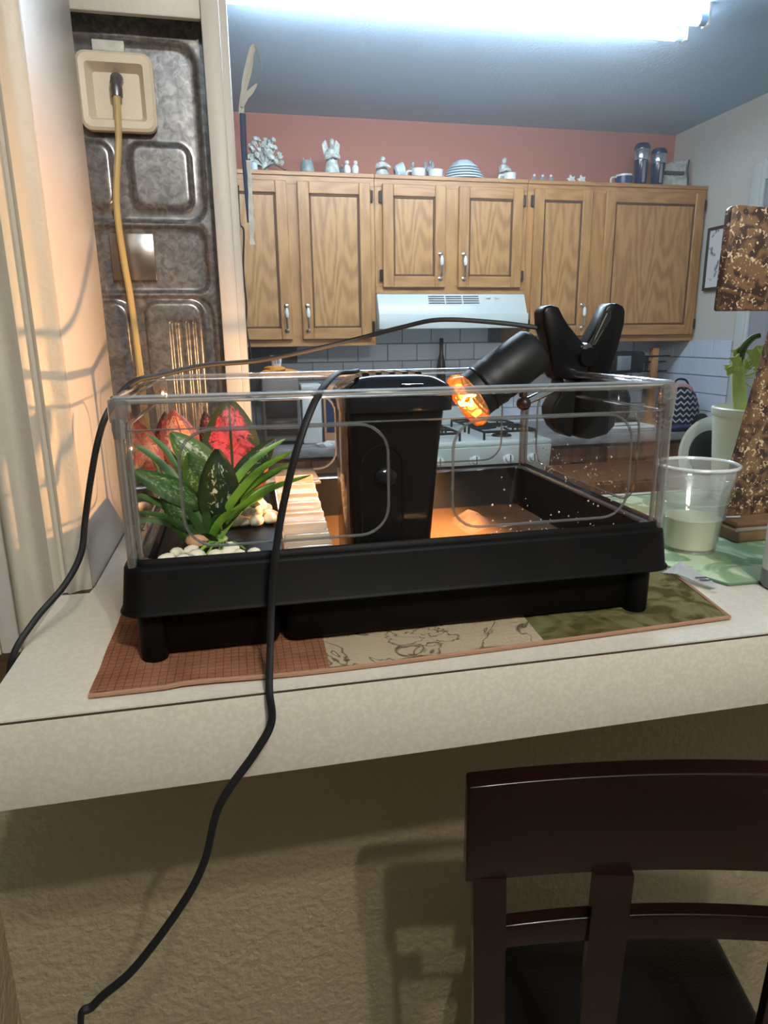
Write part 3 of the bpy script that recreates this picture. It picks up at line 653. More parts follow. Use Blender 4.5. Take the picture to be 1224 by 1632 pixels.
for k_, sx in enumerate((-1, 1)):
    b_ = thing('bird_figurine', ('left' if sx < 0 else 'right')+' one of two rounded pale birds between the angel and the cloaked figurine', 'figurine', (.682+sx*.019, YO, ZS), 'pair of pale birds')
    obj('body', blob(new(), (.682+sx*.019, YO, ZS+.030), (.017, .017, .030), 2, .1, sx+4), 'white_cer', b_); obj('head', blob(new(), (.682+sx*.020, YO-.006, ZS+.064), (.010, .010, .010), 2, .05, 3), 'white_cer', b_)
figurine(.828, .098, .085, 'white cloaked figurine standing over the left edge of the short cabinet', 'ivory', 5)
# cups and figurines
def cup(x, label, r=.035, h=.05, hs=-1, mat='white_cer', y=YO-.01, name='cup', hm=None, z=ZS):
    t = thing(name, label, name.replace('_', ' '), (x, y, z)); c = (x, y, z)
    obj('bowl', lathe(new(), [(r*.7, 0), (r*.92, .006), (r, h), (r*.93, h), (r*.84, .008), (0, .007)], c, 20, caps=False), mat, t)
    if hs: bm = new(); tube(bm, smooth_path([(x+hs*r*.9, y, z+h*.8), (x+hs*r*1.6, y, z+h*.75), (x+hs*r*1.65, y, z+h*.3), (x+hs*r*.85, y, z+h*.2)], 5), .0045, 7); obj('handle', bm, hm or mat, t)
    return t
tc_ = thing('teacup', 'blue grey teacup lying tilted on its side left of the two white cups', 'teacup', (.916, YO+.02, ZS))
obj('bowl', lathe(new(), [(.014, 0), (.026, .008), (.036, .045), (.033, .045), (.0, .012)], (.894, YO+.02, ZS+.036), 20, (.93, 0, .25), caps=False), 'blue_cer', tc_)
bm = new(); tube(bm, [(.925+.016*math.cos(a), YO-.0, ZS+.018+.016*math.sin(a)+.0) for a in [k*math.pi/6 for k in range(12)]], .004, 6, closed=True); obj('handle', bm, 'white_cer', tc_)
cup(1.003, 'left one of the two low white cups beside the plate stack', .034, .046, -1)
cup(1.088, 'right one of the two low white cups, touching the plate stack', .036, .044, 0)
figurine(.992, .095, .045, 'grey figurine rising behind the left white cup', 'grey_cer', 6, y=YO+.06)
figurine(1.078, .105, .055, 'grey figurine with raised arms behind the right white cup', 'grey_cer', 7, True, y=YO+.06)
# stack of plates: each a thing
pl = None; z = ZS
for k in range(6):
    r = .105-.0085*k; nm = ['lowest and widest plate of the pale blue stack', 'second plate from the bottom of the pale blue stack', 'third plate from the bottom of the pale blue stack', 'fourth plate from the bottom of the pale blue stack', 'fifth plate from the bottom of the pale blue stack', 'smallest topmost bowl upside down on the pale blue stack'][k]
    pf = [(r*.55, 0), (r*.62, .002), (r, .010), (r*.99, .0165), (r*.6, .005), (0, .0045)] if k < 5 else [(r*.98, 0), (r, .003), (r*.8, .022), (r*.45, .033), (0, .035)]
    o = obj('plate' if k < 5 else 'bowl', lathe(new(), pf, (1.238, YO+.03, z), 28, caps=False), 'blue_cer', origin=(1.238, YO+.03, z)); tag(o, nm, 'plate' if k < 5 else 'bowl', 'stacked pale blue plates'); z += .0135
cup(1.462, 'white cup with side handle in front of the seated figurine', .032, .042, -1)
figurine(1.452, .13, .075, 'tall white draped figurine behind the single white cup, right of the plates', 'ivory', 8, y=YO+.05)
for k, x in enumerate((1.595, 1.640, 1.683)):
    s = thing('salt_shaker', ['leftmost of three small shakers with round knobs', 'middle one of three small shakers with round knobs', 'rightmost of three small shakers with round knobs'][k], 'shaker', (x, YO, ZS), 'small shakers on the cabinet top')
    obj('body', lathe(new(), [(.013, 0), (.016, .01), (.012, .028), (.007, .034)], (x, YO, ZS), 12), 'grey_cer', s); obj('knob', blob(new(), (x, YO, ZS+.040), (.007, .007, .007), 2, .0, 1), 'white_cer', s)
for k, x in enumerate((1.795, 1.852)):
    s = thing('star_ornament', ['white spiky star ornament, left one of the pair', 'white spiky star ornament, right one of the pair'][k], 'ornament', (x, YO, ZS), 'white star ornaments')
    pts = []
    for j in range(12):
        a = 2*math.pi*j/12+.26; rr_ = .027 if j % 2 else .015; pts.append((x+rr_*math.cos(a), YO, ZS+.026+rr_*math.sin(a)))
    bm = new(); prism(bm, pts, (0, .014, 0), .002); obj('star', bm, 'white_cer', s)
    obj('centre_boss', lathe(new(), [(.009, 0), (.007, .005), (0, .006)], (x, YO, ZS+.026), 10, (0, -1, 0), caps=False), 'ivory', s)
cup(2.075, 'white mug with dark blue band and white side handle left of the tumblers', .042, .055, -1, name='mug')
mg = [o for o in bpy.data.objects if o.name.startswith('mug') and not o.name.startswith('mug_')][0]
obj('dark_band', lathe(new(), [(.0405, .012), (.0428, .046)], (2.075, YO-.01, ZS), 20, caps=False), 'blue_dark', mg)
def tumbler(x, h, label):
    t = thing('travel_tumbler', label, 'tumbler', (x, YO, ZS), 'travel tumblers on the cabinet top'); c = (x, YO, ZS)
    obj('body', lathe(new(), [(.027, 0), (.029, .004), (.036, h*.62)], c, 20), 'navy_gloss', t)
    obj('band', lathe(new(), [(.0365, h*.62), (.0385, h*.66), (.0385, h*.84), (.037, h*.86)], c, 20), 'steel_bright', t)
    obj('lid', lathe(new(), [(.039, h*.86), (.040, h*.90), (.036, h*.96), (.028, h), (0, h)], c, 20, caps=False), 'navy_gloss', t)
    bm = new(); box(bm, (x-.012, YO-.037, ZS+.02), (x+.004, YO-.0295, ZS+h*.6), .003); obj('light_stripe', bm, 'steel_bright', t)
tumbler(2.172, .205, 'taller navy travel tumbler with steel band beside the mug')
tumbler(2.268, .185, 'shorter navy travel tumbler beside the white framed board')
wf = thing('white_board', 'white scalloped framed board leaning behind the right tumbler', 'board', (2.40, YO+.05, ZS))
bm = new(); prism(bm, [(2.33, YO+.04, ZS), (2.47, YO+.04, ZS), (2.478, YO+.05, ZS+.05), (2.470, YO+.06, ZS+.10), (2.480, YO+.07, ZS+.155), (2.39, YO+.07, ZS+.145), (2.33, YO+.07, ZS+.12)], (0, .012, 0), .002); obj('panel', bm, 'ivory', wf)
bm = new(); box(bm, (2.34, YO+.037, ZS+.08), (2.45, YO+.062, ZS+.095), .002); obj('crossbar', bm, 'slot', wf)
bm = new(); tube(bm, smooth_path([(2.475, YO+.05, ZS+.005), (2.482, YO+.05, ZS+.06), (2.474, YO+.05, ZS+.10), (2.484, YO+.06, ZS+.155)], 5), .004, 6); obj('edge_trim', bm, 'slot', wf)
# ------------------------------------------------------------------ placemats on the bar
def weave(name, ca, cb, cc, kind):
    mt = bpy.data.materials.new(name); mt.use_nodes = True; nt = mt.node_tree; b = nt.nodes['Principled BSDF']; N = nt.nodes; K = nt.links
    tc = N.new('ShaderNodeTexCoord'); b.inputs['Roughness'].default_value = .9; b.inputs['Specular IOR Level'].default_value = .2
    n = N.new('ShaderNodeTexNoise'); n.inputs['Scale'].default_value = {'check': 40, 'scroll': 14, 'camo': 22, 'leafy': 16}[kind]; n.inputs['Distortion'].default_value = {'check': .2, 'scroll': 2.5, 'camo': 1.6, 'leafy': 1.4}[kind]; K.new(tc.outputs['Object'], n.inputs['Vector'])
    r = N.new('ShaderNodeValToRGB'); e = r.color_ramp.elements; K.new(n.outputs['Fac'], r.inputs[0])
    if kind == 'scroll': e[0].position = .46; e[0].color = ca; e[1].position = .52; e[1].color = ca; x = e.new(.49); x.color = cb
    elif kind == 'check': e[0].position = .3; e[0].color = ca; e[1].position = .7; e[1].color = cb
    else: e[0].position = .42; e[0].color = ca; e[1].position = .6; e[1].color = cc; x = e.new(.5); x.color = cb
    col = r.outputs[0]
    if kind == 'check':
        w1 = N.new('ShaderNodeTexBrick'); w1.inputs['Scale'].default_value = 60; w1.inputs['Mortar Size'].default_value = .03; w1.offset = 0
        w1.inputs['Color1'].default_value = cc; w1.inputs['Color2'].default_value = cc; w1.inputs['Brick Width'].default_value = .4; w1.inputs['Row Height'].default_value = .4; w1.inputs['Mortar'].default_value = rgb(96, 58, 42)
        K.new(tc.outputs['Object'], w1.inputs['Vector']); mx = N.new('ShaderNodeMix'); mx.data_type = 'RGBA'; mx.inputs[0].default_value = .5; K.new(col, mx.inputs[6]); K.new(w1.outputs[0], mx.inputs[7]); col = mx.outputs[2]
    K.new(col, b.inputs['Base Color'])
    n2 = N.new('ShaderNodeTexNoise'); n2.inputs['Scale'].default_value = 300; K.new(tc.outputs['Object'], n2.inputs['Vector'])
    ad = N.new('ShaderNodeMath'); ad.operation = 'MULTIPLY_ADD'; ad.inputs[1].default_value = 1.5; K.new(n.outputs['Fac'], ad.inputs[0]); K.new(n2.outputs['Fac'], ad.inputs[2])
    bp = N.new('ShaderNodeBump'); bp.inputs['Strength'].default_value = .5; bp.inputs['Distance'].default_value = .003; K.new(ad.outputs[0], bp.inputs['Height']); K.new(bp.outputs[0], b.inputs['Normal'])
    return mt
M['patch_red'] = weave('rust_woven_patch', rgb(160, 104, 76), rgb(204, 146, 112), rgb(196, 132, 98), 'check')
M['patch_beige'] = weave('beige_scroll_patch', rgb(226, 208, 174), rgb(112, 92, 66), rgb(200, 180, 150), 'scroll')
M['patch_green'] = weave('olive_patch', rgb(96, 90, 50), rgb(128, 118, 72), rgb(150, 142, 98), 'camo')
M['mat_green'] = weave('green_damask', rgb(126, 150, 116), rgb(136, 160, 126), rgb(182, 200, 166), 'leafy')
pm = thing('patchwork_placemat', 'quilted placemat of rust, beige scroll and olive patches under the turtle tank', 'placemat', (.27, .12, CT))
def patch(name, q, mat, par, n=(14, 14), amp=.0012, seed=0, z0=CT+.0005, th=.0035):
    bm = new(); rd = random.Random(seed); V = []
    for j in range(n[1]+1):
        row = []
        for i in range(n[0]+1):
            u, v = i/n[0], j/n[1]
            p = (Vector(q[0])*(1-u)+Vector(q[1])*u)*(1-v)+(Vector(q[3])*(1-u)+Vector(q[2])*u)*v
            row.append(bm.verts.new((p.x, p.y+(.0012*math.sin(u*17+seed) if j == 0 else 0), z0+th+amp*math.sin(9*p.x*10+seed)*math.cos(70*p.y)+rd.uniform(-.0002, .0002))))
        V.append(row)
    for A, B in zip(V, V[1:]):
        for i in range(n[0]): bm.faces.new((A[i], A[i+1], B[i+1], B[i]))
    bmesh.ops.solidify(bm, geom=bm.faces[:], thickness=th)
    return obj(name, bm, mat, par, smooth=60)
patch('patch', [(-.036, -.046), (.160, -.048), (.170, .29), (-.036, .285)], 'patch_red', pm, seed=1)
patch('patch', [(.160, -.048), (.362, -.041), (.39, .29), (.170, .29)], 'patch_beige', pm, seed=2)
patch('patch', [(.362, -.041), (.567, -.031), (.612, .29), (.39, .29)], 'patch_green', pm, seed=3)
bm = new(); tube(bm, smooth_path([(-.036, -.0465, CT+.0028), (.02, -.047, CT+.0032), (.05, -.0455, CT+.004), (.16, -.0487, CT+.0028), (.362, -.0417, CT+.0028), (.567, -.0317, CT+.0028)], 8), .0022, 6); M['binding'] = pbr('rust_binding', rgb(150, 112, 88), .9); obj('binding', bm, 'binding', pm)
bm = new(); tube(bm, smooth_path([(.567, -.0317, CT+.0028), (.595, .12, CT+.003), (.612, .29, CT+.0028)], 8), .0022, 6); obj('binding', bm, 'binding', pm)
gm = thing('green_placemat', 'pale green octagonal damask placemat right of the turtle tank', 'placemat', (.8, .27, CT))
bm = new(); octp = [(.630, .050), (.96, .040), (1.05, .12), (1.05, .40), (.97, .475), (.66, .470), (.60, .41), (.60, .125)]
prism(bm, [(x, y, CT+.0004) for x, y in octp], (0, 0, .0022), .0006); obj('cloth', bm, 'mat_green', gm)
M['green_dk'] = pbr('green_hem', rgb(92, 120, 96), .9)
bm = new(); tube(bm, [(x, y, CT+.0022) for x, y in octp], .0016, 6, closed=True); obj('hem', bm, 'green_dk', gm)
# paper scrap
ps = thing('paper_scrap', 'small folded white paper scrap with print between the two placemats', 'paper', (.59, .07, CT+.004))
bm = new(); vs = [bm.verts.new(p) for p in ((.575, .094, CT+.006), (.603, .100, CT+.016), (.612, .040, CT+.0055), (.600, .040, CT+.0055), (.585, .078, CT+.009))]
bm.faces.new((vs[0], vs[4], vs[1])); bm.faces.new((vs[4], vs[3], vs[2], vs[1])); bmesh.ops.solidify(bm, geom=bm.faces[:], thickness=.0006); obj('sheet', bm, 'paper', ps, smooth=0)
bm = new()
for k in range(2): prism(bm, [(.5955+.001*k, .062-.006*k, CT+.0096-.0008*k), (.6075+.0003*k, .058-.005*k, CT+.0100-.0012*k), (.6077+.0003*k, .0563-.005*k, CT+.0097-.0012*k), (.5957+.001*k, .0603-.006*k, CT+.0093-.0008*k)], (0, 0, .0006))
obj('printed_line', bm, 'slot', ps, smooth=0)

# ------------------------------------------------------------------ turtle tank
W, D = .5, .3315; ZG, ZR = CT+.0953, CT+.2351
tk = thing('turtle_tank', 'clear acrylic turtle tank on a black plastic base standing on the patchwork placemat', 'turtle tank', (W/2, D/2, CT+.004))
def rrz(x0, x1, y0, y1, z, r, n=6):
    out = []
    for cx, cy, a0 in ((x1-r, y1-r, 0), (x0+r, y1-r, 90), (x0+r, y0+r, 180), (x1-r, y0+r, 270)):
        for k in range(n):
            a = math.radians(a0+90*k/(n-1)); out.append((cx+r*math.cos(a), cy+r*math.sin(a), z))
    return out
def L(d, z, r): return rrz(-d, W+d, -d, D+d, z, r)
bm = new()
loft(bm, [L(-.014, CT+.0500, .012), L(-.006, CT+.0510, .016), L(.0135, CT+.0515, .022), L(.0145, CT+.0530, .022), L(.0125, CT+.0555, .022), L(.0085, CT+.0905, .020), L(.0070, CT+.0935, .019), L(.0040, CT+.0945, .016), L(.0030, CT+.0985, .015), L(.0012, CT+.1000, .013), L(-.0010, CT+.0985, .012), L(-.0050, CT+.0955, .010), L(-.0085, CT+.0950, .010), L(-.0100, CT+.0920, .010), L(-.018, CT+.030, .014), L(-.022, CT+.026, .012)], False, True)
base = obj('base_tray', bm, 'black_tray', tk, smooth=50)
def lower(x0, x1, name):
    bm = new(); loft(bm, [rrz(x0+.002, x1-.002, .012, D-.012, CT+.0070, .010), rrz(x0, x1, .008, D-.008, CT+.010, .012), rrz(x0-.002, x1+.002, .005, D-.005, CT+.0505, .012)], True, False); return obj(name, bm, 'black_tray', tk, smooth=50)
lower(.006, .1215, 'lower_trough'); lower(.1275, .487, 'lower_trough')
for x, y in ((.0105, .008), (.485, .008), (.0105, D-.008), (.485, D-.008)):
    bm = new(); lathe(bm, [(.0108, .0045), (.0118, .0065), (.0122, .05)], (x, y, CT), 18); obj('foot', bm, 'black_tray', tk)
bm = new(); loft(bm, [L(-.0035, CT+.0962, .011), L(-.0045, CT+.0970, .010), L(-.0100, CT+.0964, .009), L(-.0108, CT+.0945, .009)], False, False); obj('wet_ledge', bm, 'wet_ledge', tk)
# panels
T = .0028
def panel(a, b): bm = new(); box(bm, a, b, .0005, 1); return obj('acrylic_panel', bm, 'clear', tk)
pF = panel((.004, .0005, ZG-.002), (W-.004, .0005+T, ZR)); pB = panel((.004, D-T, ZG-.002), (W-.004, D, ZR))
pL = panel((0, .004, ZG-.002), (T, D-.004, ZR)); pR = panel((W-T, .004, ZG-.002), (W, D-.004, ZR))
def rrline(u0, u1, z0, z1, r, f, n=7):
    out = []
    for cx, cz, a0 in ((u1-r, z1-r, 0), (u0+r, z1-r, 90), (u0+r, z0+r, 180), (u1-r, z0+r, 270)):
        for k in range(n):
            a = math.radians(a0+90*k/(n-1)); out.append(f(cx+r*math.cos(a), cz+r*math.sin(a)))
    return out
zl0, zl1 = ZG+.012, ZG+.112
for pan, f, rng in ((pF, lambda u, z: (u, .0, z), ((.046, .224), (.284, .462))), (pB, lambda u, z: (u, D-.003, z), ((.046, .224), (.284, .462))), (pR, lambda u, z: (W-.002, u, z), ((.045, .29),)), (pL, lambda u, z: (.002, u, z), ((.045, .29),))):
    for u0, u1 in rng:
        bm = new(); tube(bm, rrline(u0, u1, zl0, zl1, .026, f), .0014, 6, closed=True); obj('moulded_line', bm, 'clear_line', pan)
# top rim: rounded acrylic bead and a lower step line, part by side
for a, b in (((0, 0), (W, 0)), ((0, D), (W, D)), ((0, 0), (0, D)), ((W, 0), (W, D))):
    bm = new(); cyl(bm, (a[0], a[1], ZR), (b[0], b[1], ZR), .0026, n=10)
    dx, dy = (0, .0035 if a[1] == 0 and b[1] == 0 else -.0035) if a[1] == b[1] else ((.0035 if a[0] == 0 else -.0035), 0)
    cyl(bm, (a[0]+dx, a[1]+dy, ZR-.004), (b[0]+dx, b[1]+dy, ZR-.004), .0014, n=8)
    obj('top_rim', bm, 'clear_rim', tk)
    bm = new(); cyl(bm, (a[0]+dx*.3, a[1]+dy*.3, ZR-.026), (b[0]+dx*.3, b[1]+dy*.3, ZR-.026), .0008, n=6); obj('step_line', bm, 'clear_line', tk)
for x, y, sx, sy in ((0, 0, 1, 1), (W, 0, -1, 1), (0, D, 1, -1), (W, D, -1, -1)):
    bm = new(); cyl(bm, (x+sx*.001, y+sy*.001, ZG-.002), (x+sx*.001, y+sy*.001, ZR-.02), .0042, n=12); cyl(bm, (x+sx*.008, y+sy*.003, ZG-.002), (x+sx*.008, y+sy*.003, ZR-.02), .0022, n=10)
    cp_ = obj('corner_post', bm, 'clear_post', tk)
    bm = new(); box(bm, (x-.005*sx, y-.003*sy, ZR-.020), (x+.011*sx, y+.008*sy, ZR+.001), .003); lathe(bm, [(.0055, -.032), (.0062, -.024), (.0058, -.016)], (x+sx*.002, y+sy*.001, ZR), 10); obj('corner_clip', bm, 'clear_post', cp_)
# inner shelf on the left and water droplets
bm = new(); box(bm, (.0125, .0125, CT+.076), (.131, D-.0125, CT+.085), .003); obj('inner_shelf', bm, 'black_tray', tk)
bm = new(); rd = random.Random(5)
for k in range(70):
    x = W-.0035; y = rd.uniform(.05, .3); z = ZG+rd.uniform(0, .05)*rd.random()+rd.uniform(0, .03); r = rd.uniform(.0007, .0016); blob(bm, (x, y, z), (r*.6, r, r), 1, .1, k)
for k in range(60):
    x = rd.uniform(.32, .47); z = ZG+rd.uniform(0, .09)*rd.random(); r = rd.uniform(.0005, .0012); blob(bm, (x, .0045, z), (r, r*.6, r), 1, .1, k)
M['drop'] = clear('water_drop', (.9, .9, .9, 1), .35, .7, .1); o = obj('water_droplets', bm, 'drop', tk); o['kind'] = 'stuff'
# sand, water
bm = new(); n = 40; V = []
for j in range(n+1):
    row = []
    for i in range(n+1):
        x = .026+(W-.052)*i/n; y = .024+(D-.048)*j/n
        h = .024*math.exp(-(((x-.385)/.022)**2+((y-.235)/.035)**2))+.006*math.exp(-(((x-.44)/.05)**2+((y-.28)/.05)**2))+.0015*math.sin(40*x)*math.cos(33*y)
        row.append(bm.verts.new((x, y, CT+.0355+h)))
    V.append(row)
for A, B in zip(V, V[1:]):
    for i in range(n): bm.faces.new((A[i], A[i+1], B[i+1], B[i]))
tag(obj('sand_bed', bm, 'sand', origin=(W/2, D/2, CT+.03), smooth=80), 'brown sand heaped into a small mound at the right of the tank', 'sand', kind='stuff')
bm = new(); box(bm, (.0185, .0175, CT+.0395), (W-.0185, D-.0175, CT+.0440)); tag(obj('water', bm, 'water', origin=(W/2, D/2, CT+.04)), 'shallow murky brown water in the black tank base', 'water', kind='stuff')
# basking ramp
rp = thing('basking_ramp', 'clear ribbed plastic basking ramp left of the black filter inside the tank', 'ramp', (.16, .15, CT+.045))
bm = new(); box(bm, (.112, .225, CT+.108), (.190, .315, CT+.112), .002); obj('platform', bm, 'clear_floor', rp)
bm = new(); prism(bm, [(.133, .225, CT+.112), (.133, .225, CT+.108), (.133, .040, CT+.070), (.133, .030, CT+.072)], (.0475, 0, 0)); obj('incline', bm, 'clear_ramp', rp)
for k in range(8):
    t = k/7.; y = .052+.172*t; z = CT+.0755+.036*t
    bm = new(); box(bm, (.134, y-.002, z), (.180, y+.006, z+.009), .0018); obj('rib', bm, 'clear_ramp', rp)
for x in (.116, .184): obj('strut', cyl(new(), (x, .30, CT+.040), (x, .30, CT+.109), .003, n=8), 'clear_post', rp)
# ------------------------------------------------------------------ filter box
fl = thing('filter_box', 'black upright water filter box with glossy domed lid in the middle of the tank', 'filter', (.24, .085, CT+.045))
def rx(x0, x1, y0, y1, z, r): return rrz(x0, x1, y0, y1, z, r, 5)
bm = new(); loft(bm, [rx(.203, .276, .052, .118, CT+.045, .008), rx(.202, .278, .051, .119, CT+.06, .008), rx(.1985, .2865, .048, .122, CT+.17, .009), rx(.1965, .291, .046, .124, CT+.212, .009)], True, True); fb = obj('housing', bm, 'black', fl, smooth=50)
bm = new(); loft(bm, [rx(.193, .2985, .042, .128, CT+.212, .011), rx(.1925, .299, .0415, .1285, CT+.230, .012), rx(.196, .296, .045, .125, CT+.236, .012), rx(.206, .286, .054, .117, CT+.243, .012), rx(.225, .27, .07, .10, CT+.246, .01)], True, True); ld = obj('lid', bm, 'blackgloss', fl, smooth=60)
bm = new(); box(bm, (.246, .0395, CT+.226), (.268, .044, CT+.238), .0015); obj('latch', bm, 'blackgloss', ld)
pieces('lid_ridge', [((.215+k*.013, .070, CT+.243), (.222+k*.013, .112, CT+.2475)) for k in range(5)], 'blackgloss', ld, .0015)
bm = new(); box(bm, (.1945, .056, CT+.050), (.1975, .118, CT+.211), .001); obj('side_plate', bm, 'filter_side', fl)
bm = new(); tube(bm, rrline(.209, .249, CT+.075, CT+.180, .018, lambda u, z: (u, .0505-(z-CT-.06)*.027, z)), .0012, 6, closed=True); obj('raised_ridge', bm, 'blackgloss', fb)
bm = new(); blob(bm, (.232, .047, CT+.150), (.012, .006, .010), 3, .05, 2); obj('suction_cup', bm, 'blackgloss', fb)
for x in (.213, .262):
    bm = new(); blob(bm, (x, .050, CT+.068), (.006, .005, .010), 2, .1, 2); obj('foot', bm, 'blackgloss', fb)
# cord from the filter over the front of the tank and down past the counter edge
pts = [(.212, .085, CT+.249), (.203, .06, 1.369), (.189, .05, 1.3685), (.175, .02, 1.363), (.159, -.008, 1.347), (.143, -.0225, 1.314), (.129, -.0265, 1.268), (.120, -.0305, 1.227), (.114, -.034, 1.184), (.110, -.050, 1.146), (.107, -.0725, 1.124), (.107, -.0785, 1.098), (.092, -.081, 1.073), (.061, -.082, 1.03), (.045, -.082, .978), (.023, -.082, .938), (-.02, -.082, .883), (-.056, -.08, .851), (-.070, -.08, .82), (-.07, -.07, .6), (-.06, -.06, .3), (-.05, -.05, .01)]
bm = new(); tube(bm, smooth_path(pts, 8), .0036, 10, .62, side=(1, 0, 0)); obj('power_cord', bm, 'black_soft', fl)
# ------------------------------------------------------------------ clamp heat lamp on the right panel
cl = thing('clamp_lamp', 'black clamp lamp with a glowing amber bulb gripping the right side of the tank', 'lamp', (.505, .2, CT+.235))
LL = [(.451, 1.427), (.455, 1.432), (.461, 1.434), (.472, 1.432), (.479, 1.42), (.486, 1.411), (.508, 1.388), (.5145, 1.375), (.5145, 1.3465), (.495, 1.3465), (.478, 1.347), (.472, 1.349), (.467, 1.358), (.459, 1.395), (.453, 1.409)]
RL = [(.535, 1.432), (.541, 1.436), (.548, 1.436), (.556, 1.433), (.560, 1.428), (.560, 1.412), (.553, 1.378), (.546, 1.350), (.540, 1.3465), (.505, 1.3465), (.504, 1.365), (.506, 1.380), (.526, 1.413)]
bm = new(); prism(bm, [(x, .186, z) for x, z in LL], (0, .028, 0), .0035); l1 = obj('clamp_lever', bm, 'black', cl, smooth=45)
bm = new(); prism(bm, [(x, .189, z) for x, z in RL], (0, .028, 0), .0035); l2 = obj('clamp_lever', bm, 'black', cl, smooth=45)
JL = [(.480, 1.350), (.500, 1.346), (.4975, 1.300), (.4965, 1.277), (.487, 1.281), (.476, 1.290), (.469, 1.303), (.468, 1.314), (.472, 1.322), (.478, 1.330)]
JR = [(.5035, 1.346), (.540, 1.347), (.543, 1.325), (.552, 1.316), (.556, 1.305), (.553, 1.289), (.543, 1.279), (.520, 1.274), (.504, 1.277)]
bm = new(); prism(bm, [(x, .183, z) for x, z in JL], (0, .034, 0), .003); obj('jaw', bm, 'black', l1, smooth=45)
bm = new(); prism(bm, [(x, .183, z) for x, z in JR], (0, .034, 0), .003); obj('jaw', bm, 'black', l2, smooth=45)
bm = new(); prism(bm, [(.531, .1885, 1.427), (.540, .1885, 1.429), (.5405, .1885, 1.418), (.522, .1885, 1.388), (.515, .1885, 1.386)], (0, .002, 0)); obj('slot', bm, 'black_soft', l2)
bm = new(); cyl(bm, (.534, .1865, 1.424), (.517, .1865, 1.388), .0008, n=6); cyl(bm, (.530, .1865, 1.405), (.520, .1865, 1.388), .0006, n=6); lathe(bm, [(.006, 0), (.007, .008)], (.510, .1835, 1.384), 12, (0, 1, 0)); obj('spring', bm, 'chrome', cl)
bm = new(); lathe(bm, [(.011, 0), (.012, .003), (.012, .036), (.010, .040)], (.511, .180, 1.374), 18, (0, 1, 0)); obj('pivot', bm, 'black', cl)
# chrome swivel arm
bm = new(); cyl(bm, (.430, .178, 1.3235), (.474, .188, 1.3385), .0048, n=14); ar = obj('swivel_arm', bm, 'chrome', cl)
bm = new(); blob(bm, (.428, .177, 1.322), (.0085, .0085, .0085), 3, .05, 1); cyl(bm, (.428, .172, 1.316), (.428, .182, 1.334), .0045, n=10); obj('knuckle', bm, 'hinge', ar)
# socket: axis from back to front
A0 = Vector((.443, .176, 1.387)); A1 = Vector((.3475, .180, 1.3195)); ax = (A1-A0).normalized()
bm = new(); lathe(bm, [(0, -.003), (.010, -.002), (.022, .002), (.0275, .008), (.0290, .056), (.0280, .062), (.0295, .066), (.0285, .072), (.0285, .090), (.0293, .093), (.0240, .093)], A0, 32, ax, caps=False); so = obj('socket', bm, 'black_matte', cl, smooth=50)
bm = new(); lathe(bm, [(.0286, .078), (.0294, .080), (.0286, .082)], A0, 28, ax, caps=False); obj('collar_ring', bm, 'black', so)
# bulb: clear amber glass reflector with ribs
M['bulb_glass'] = clear('amber_bulb_glass', (1., .62, .25, 1), .06, .22, .08, (1., .55, .2, 1))
B0 = A0+ax*.092
bm = new(); lathe(bm, [(.0265, -.003), (.029, .002), (.0330, .010), (.0335, .014), (.030, .019), (.0, .023)], B0, 40, ax, caps=False); bu = obj('bulb', bm, 'bulb_glass', cl, smooth=60)
q = Vector((0, 0, 1)).rotation_difference(ax)
for k in range(14):
    a = 2*math.pi*k/14; bm = new(); pr_ = [(.0292, .002), (.0333, .010), (.0338, .014), (.0302, .0195), (.012, .0225)]
    tube(bm, [B0+q @ Vector((r*math.cos(a), r*math.sin(a), h)) for r, h in pr_], .0008, 5); obj('glass_rib', bm, 'bulb_glass', bu)
bm = new()
for s in (-1, 1): tube(bm, smooth_path([B0+q @ Vector(p) for p in ((0, s*.003, .001), (.003, s*.012, .008), (-.003, s*.022, .014), (.002, s*.014, .018), (.002, s*.004, .020))], 4), .0013, 6)
tube(bm, [B0+q @ Vector(p) for p in ((0, -.014, .018), (0, 0, .0205), (0, .014, .018))], .0014, 6)
obj('filament', bm, 'fil', bu)
ls = bpy.data.lights.new('bulb_light', 'SPOT'); ls.spot_size = math.radians(168); ls.spot_blend = .35; ls.energy = BULB_W; ls.color = (1., .50, .20); ls.shadow_soft_size = .006
lo = bpy.data.objects.new('bulb_light', ls); COL.objects.link(lo); lo.parent = cl; lo.location = (B0+ax*.030)-Vector(cl.location); lo.rotation_mode = 'QUATERNION'; lo.rotation_quaternion = Vector((0, 0, -1)).rotation_difference(ax)
# lamp cord: from the clamp over to the left and down beside the jamb
pts = [(.470, .21, 1.385), (.462, .205, 1.405), (.452, .205, 1.409), (.40, .22, 1.416), (.342, .24, 1.4195), (.30, .26, 1.4115), (.224, .28, 1.393), (.13, .25, 1.376), (.067, .20, 1.373), (.025, .15, 1.3665), (-.001, .115, 1.3605), (-.020, .095, 1.338), (-.031, .09, 1.314), (-.042, .09, 1.277), (-.052, .09, 1.236), (-.059, .085, 1.203), (-.075, .075, 1.176), (-.100, .060, 1.150), (-.1200, .045, 1.118), (-.128, .05, 1.06), (-.122, .09, 1.01), (-.10, .24, .97), (-.08, .333, .93)]
bm = new(); tube(bm, smooth_path(pts, 8), .0030, 10, .7, side=(0, 0, 1)); obj('power_cord', bm, 'black_soft', cl)

ol = thing('wall_outlet', 'small ivory wall outlet under the bar with the lamp cord plugged in', 'outlet', (-.08, .36, .93))
bm = new(); box(bm, (-.115, .354, .875), (-.045, .36, .985), .002); obj('cover_plate', bm, 'box_ivory', ol)
bm = new(); box(bm, (-.092, .333, .918), (-.068, .354, .942), .004); obj('plug', bm, 'black_soft', ol)

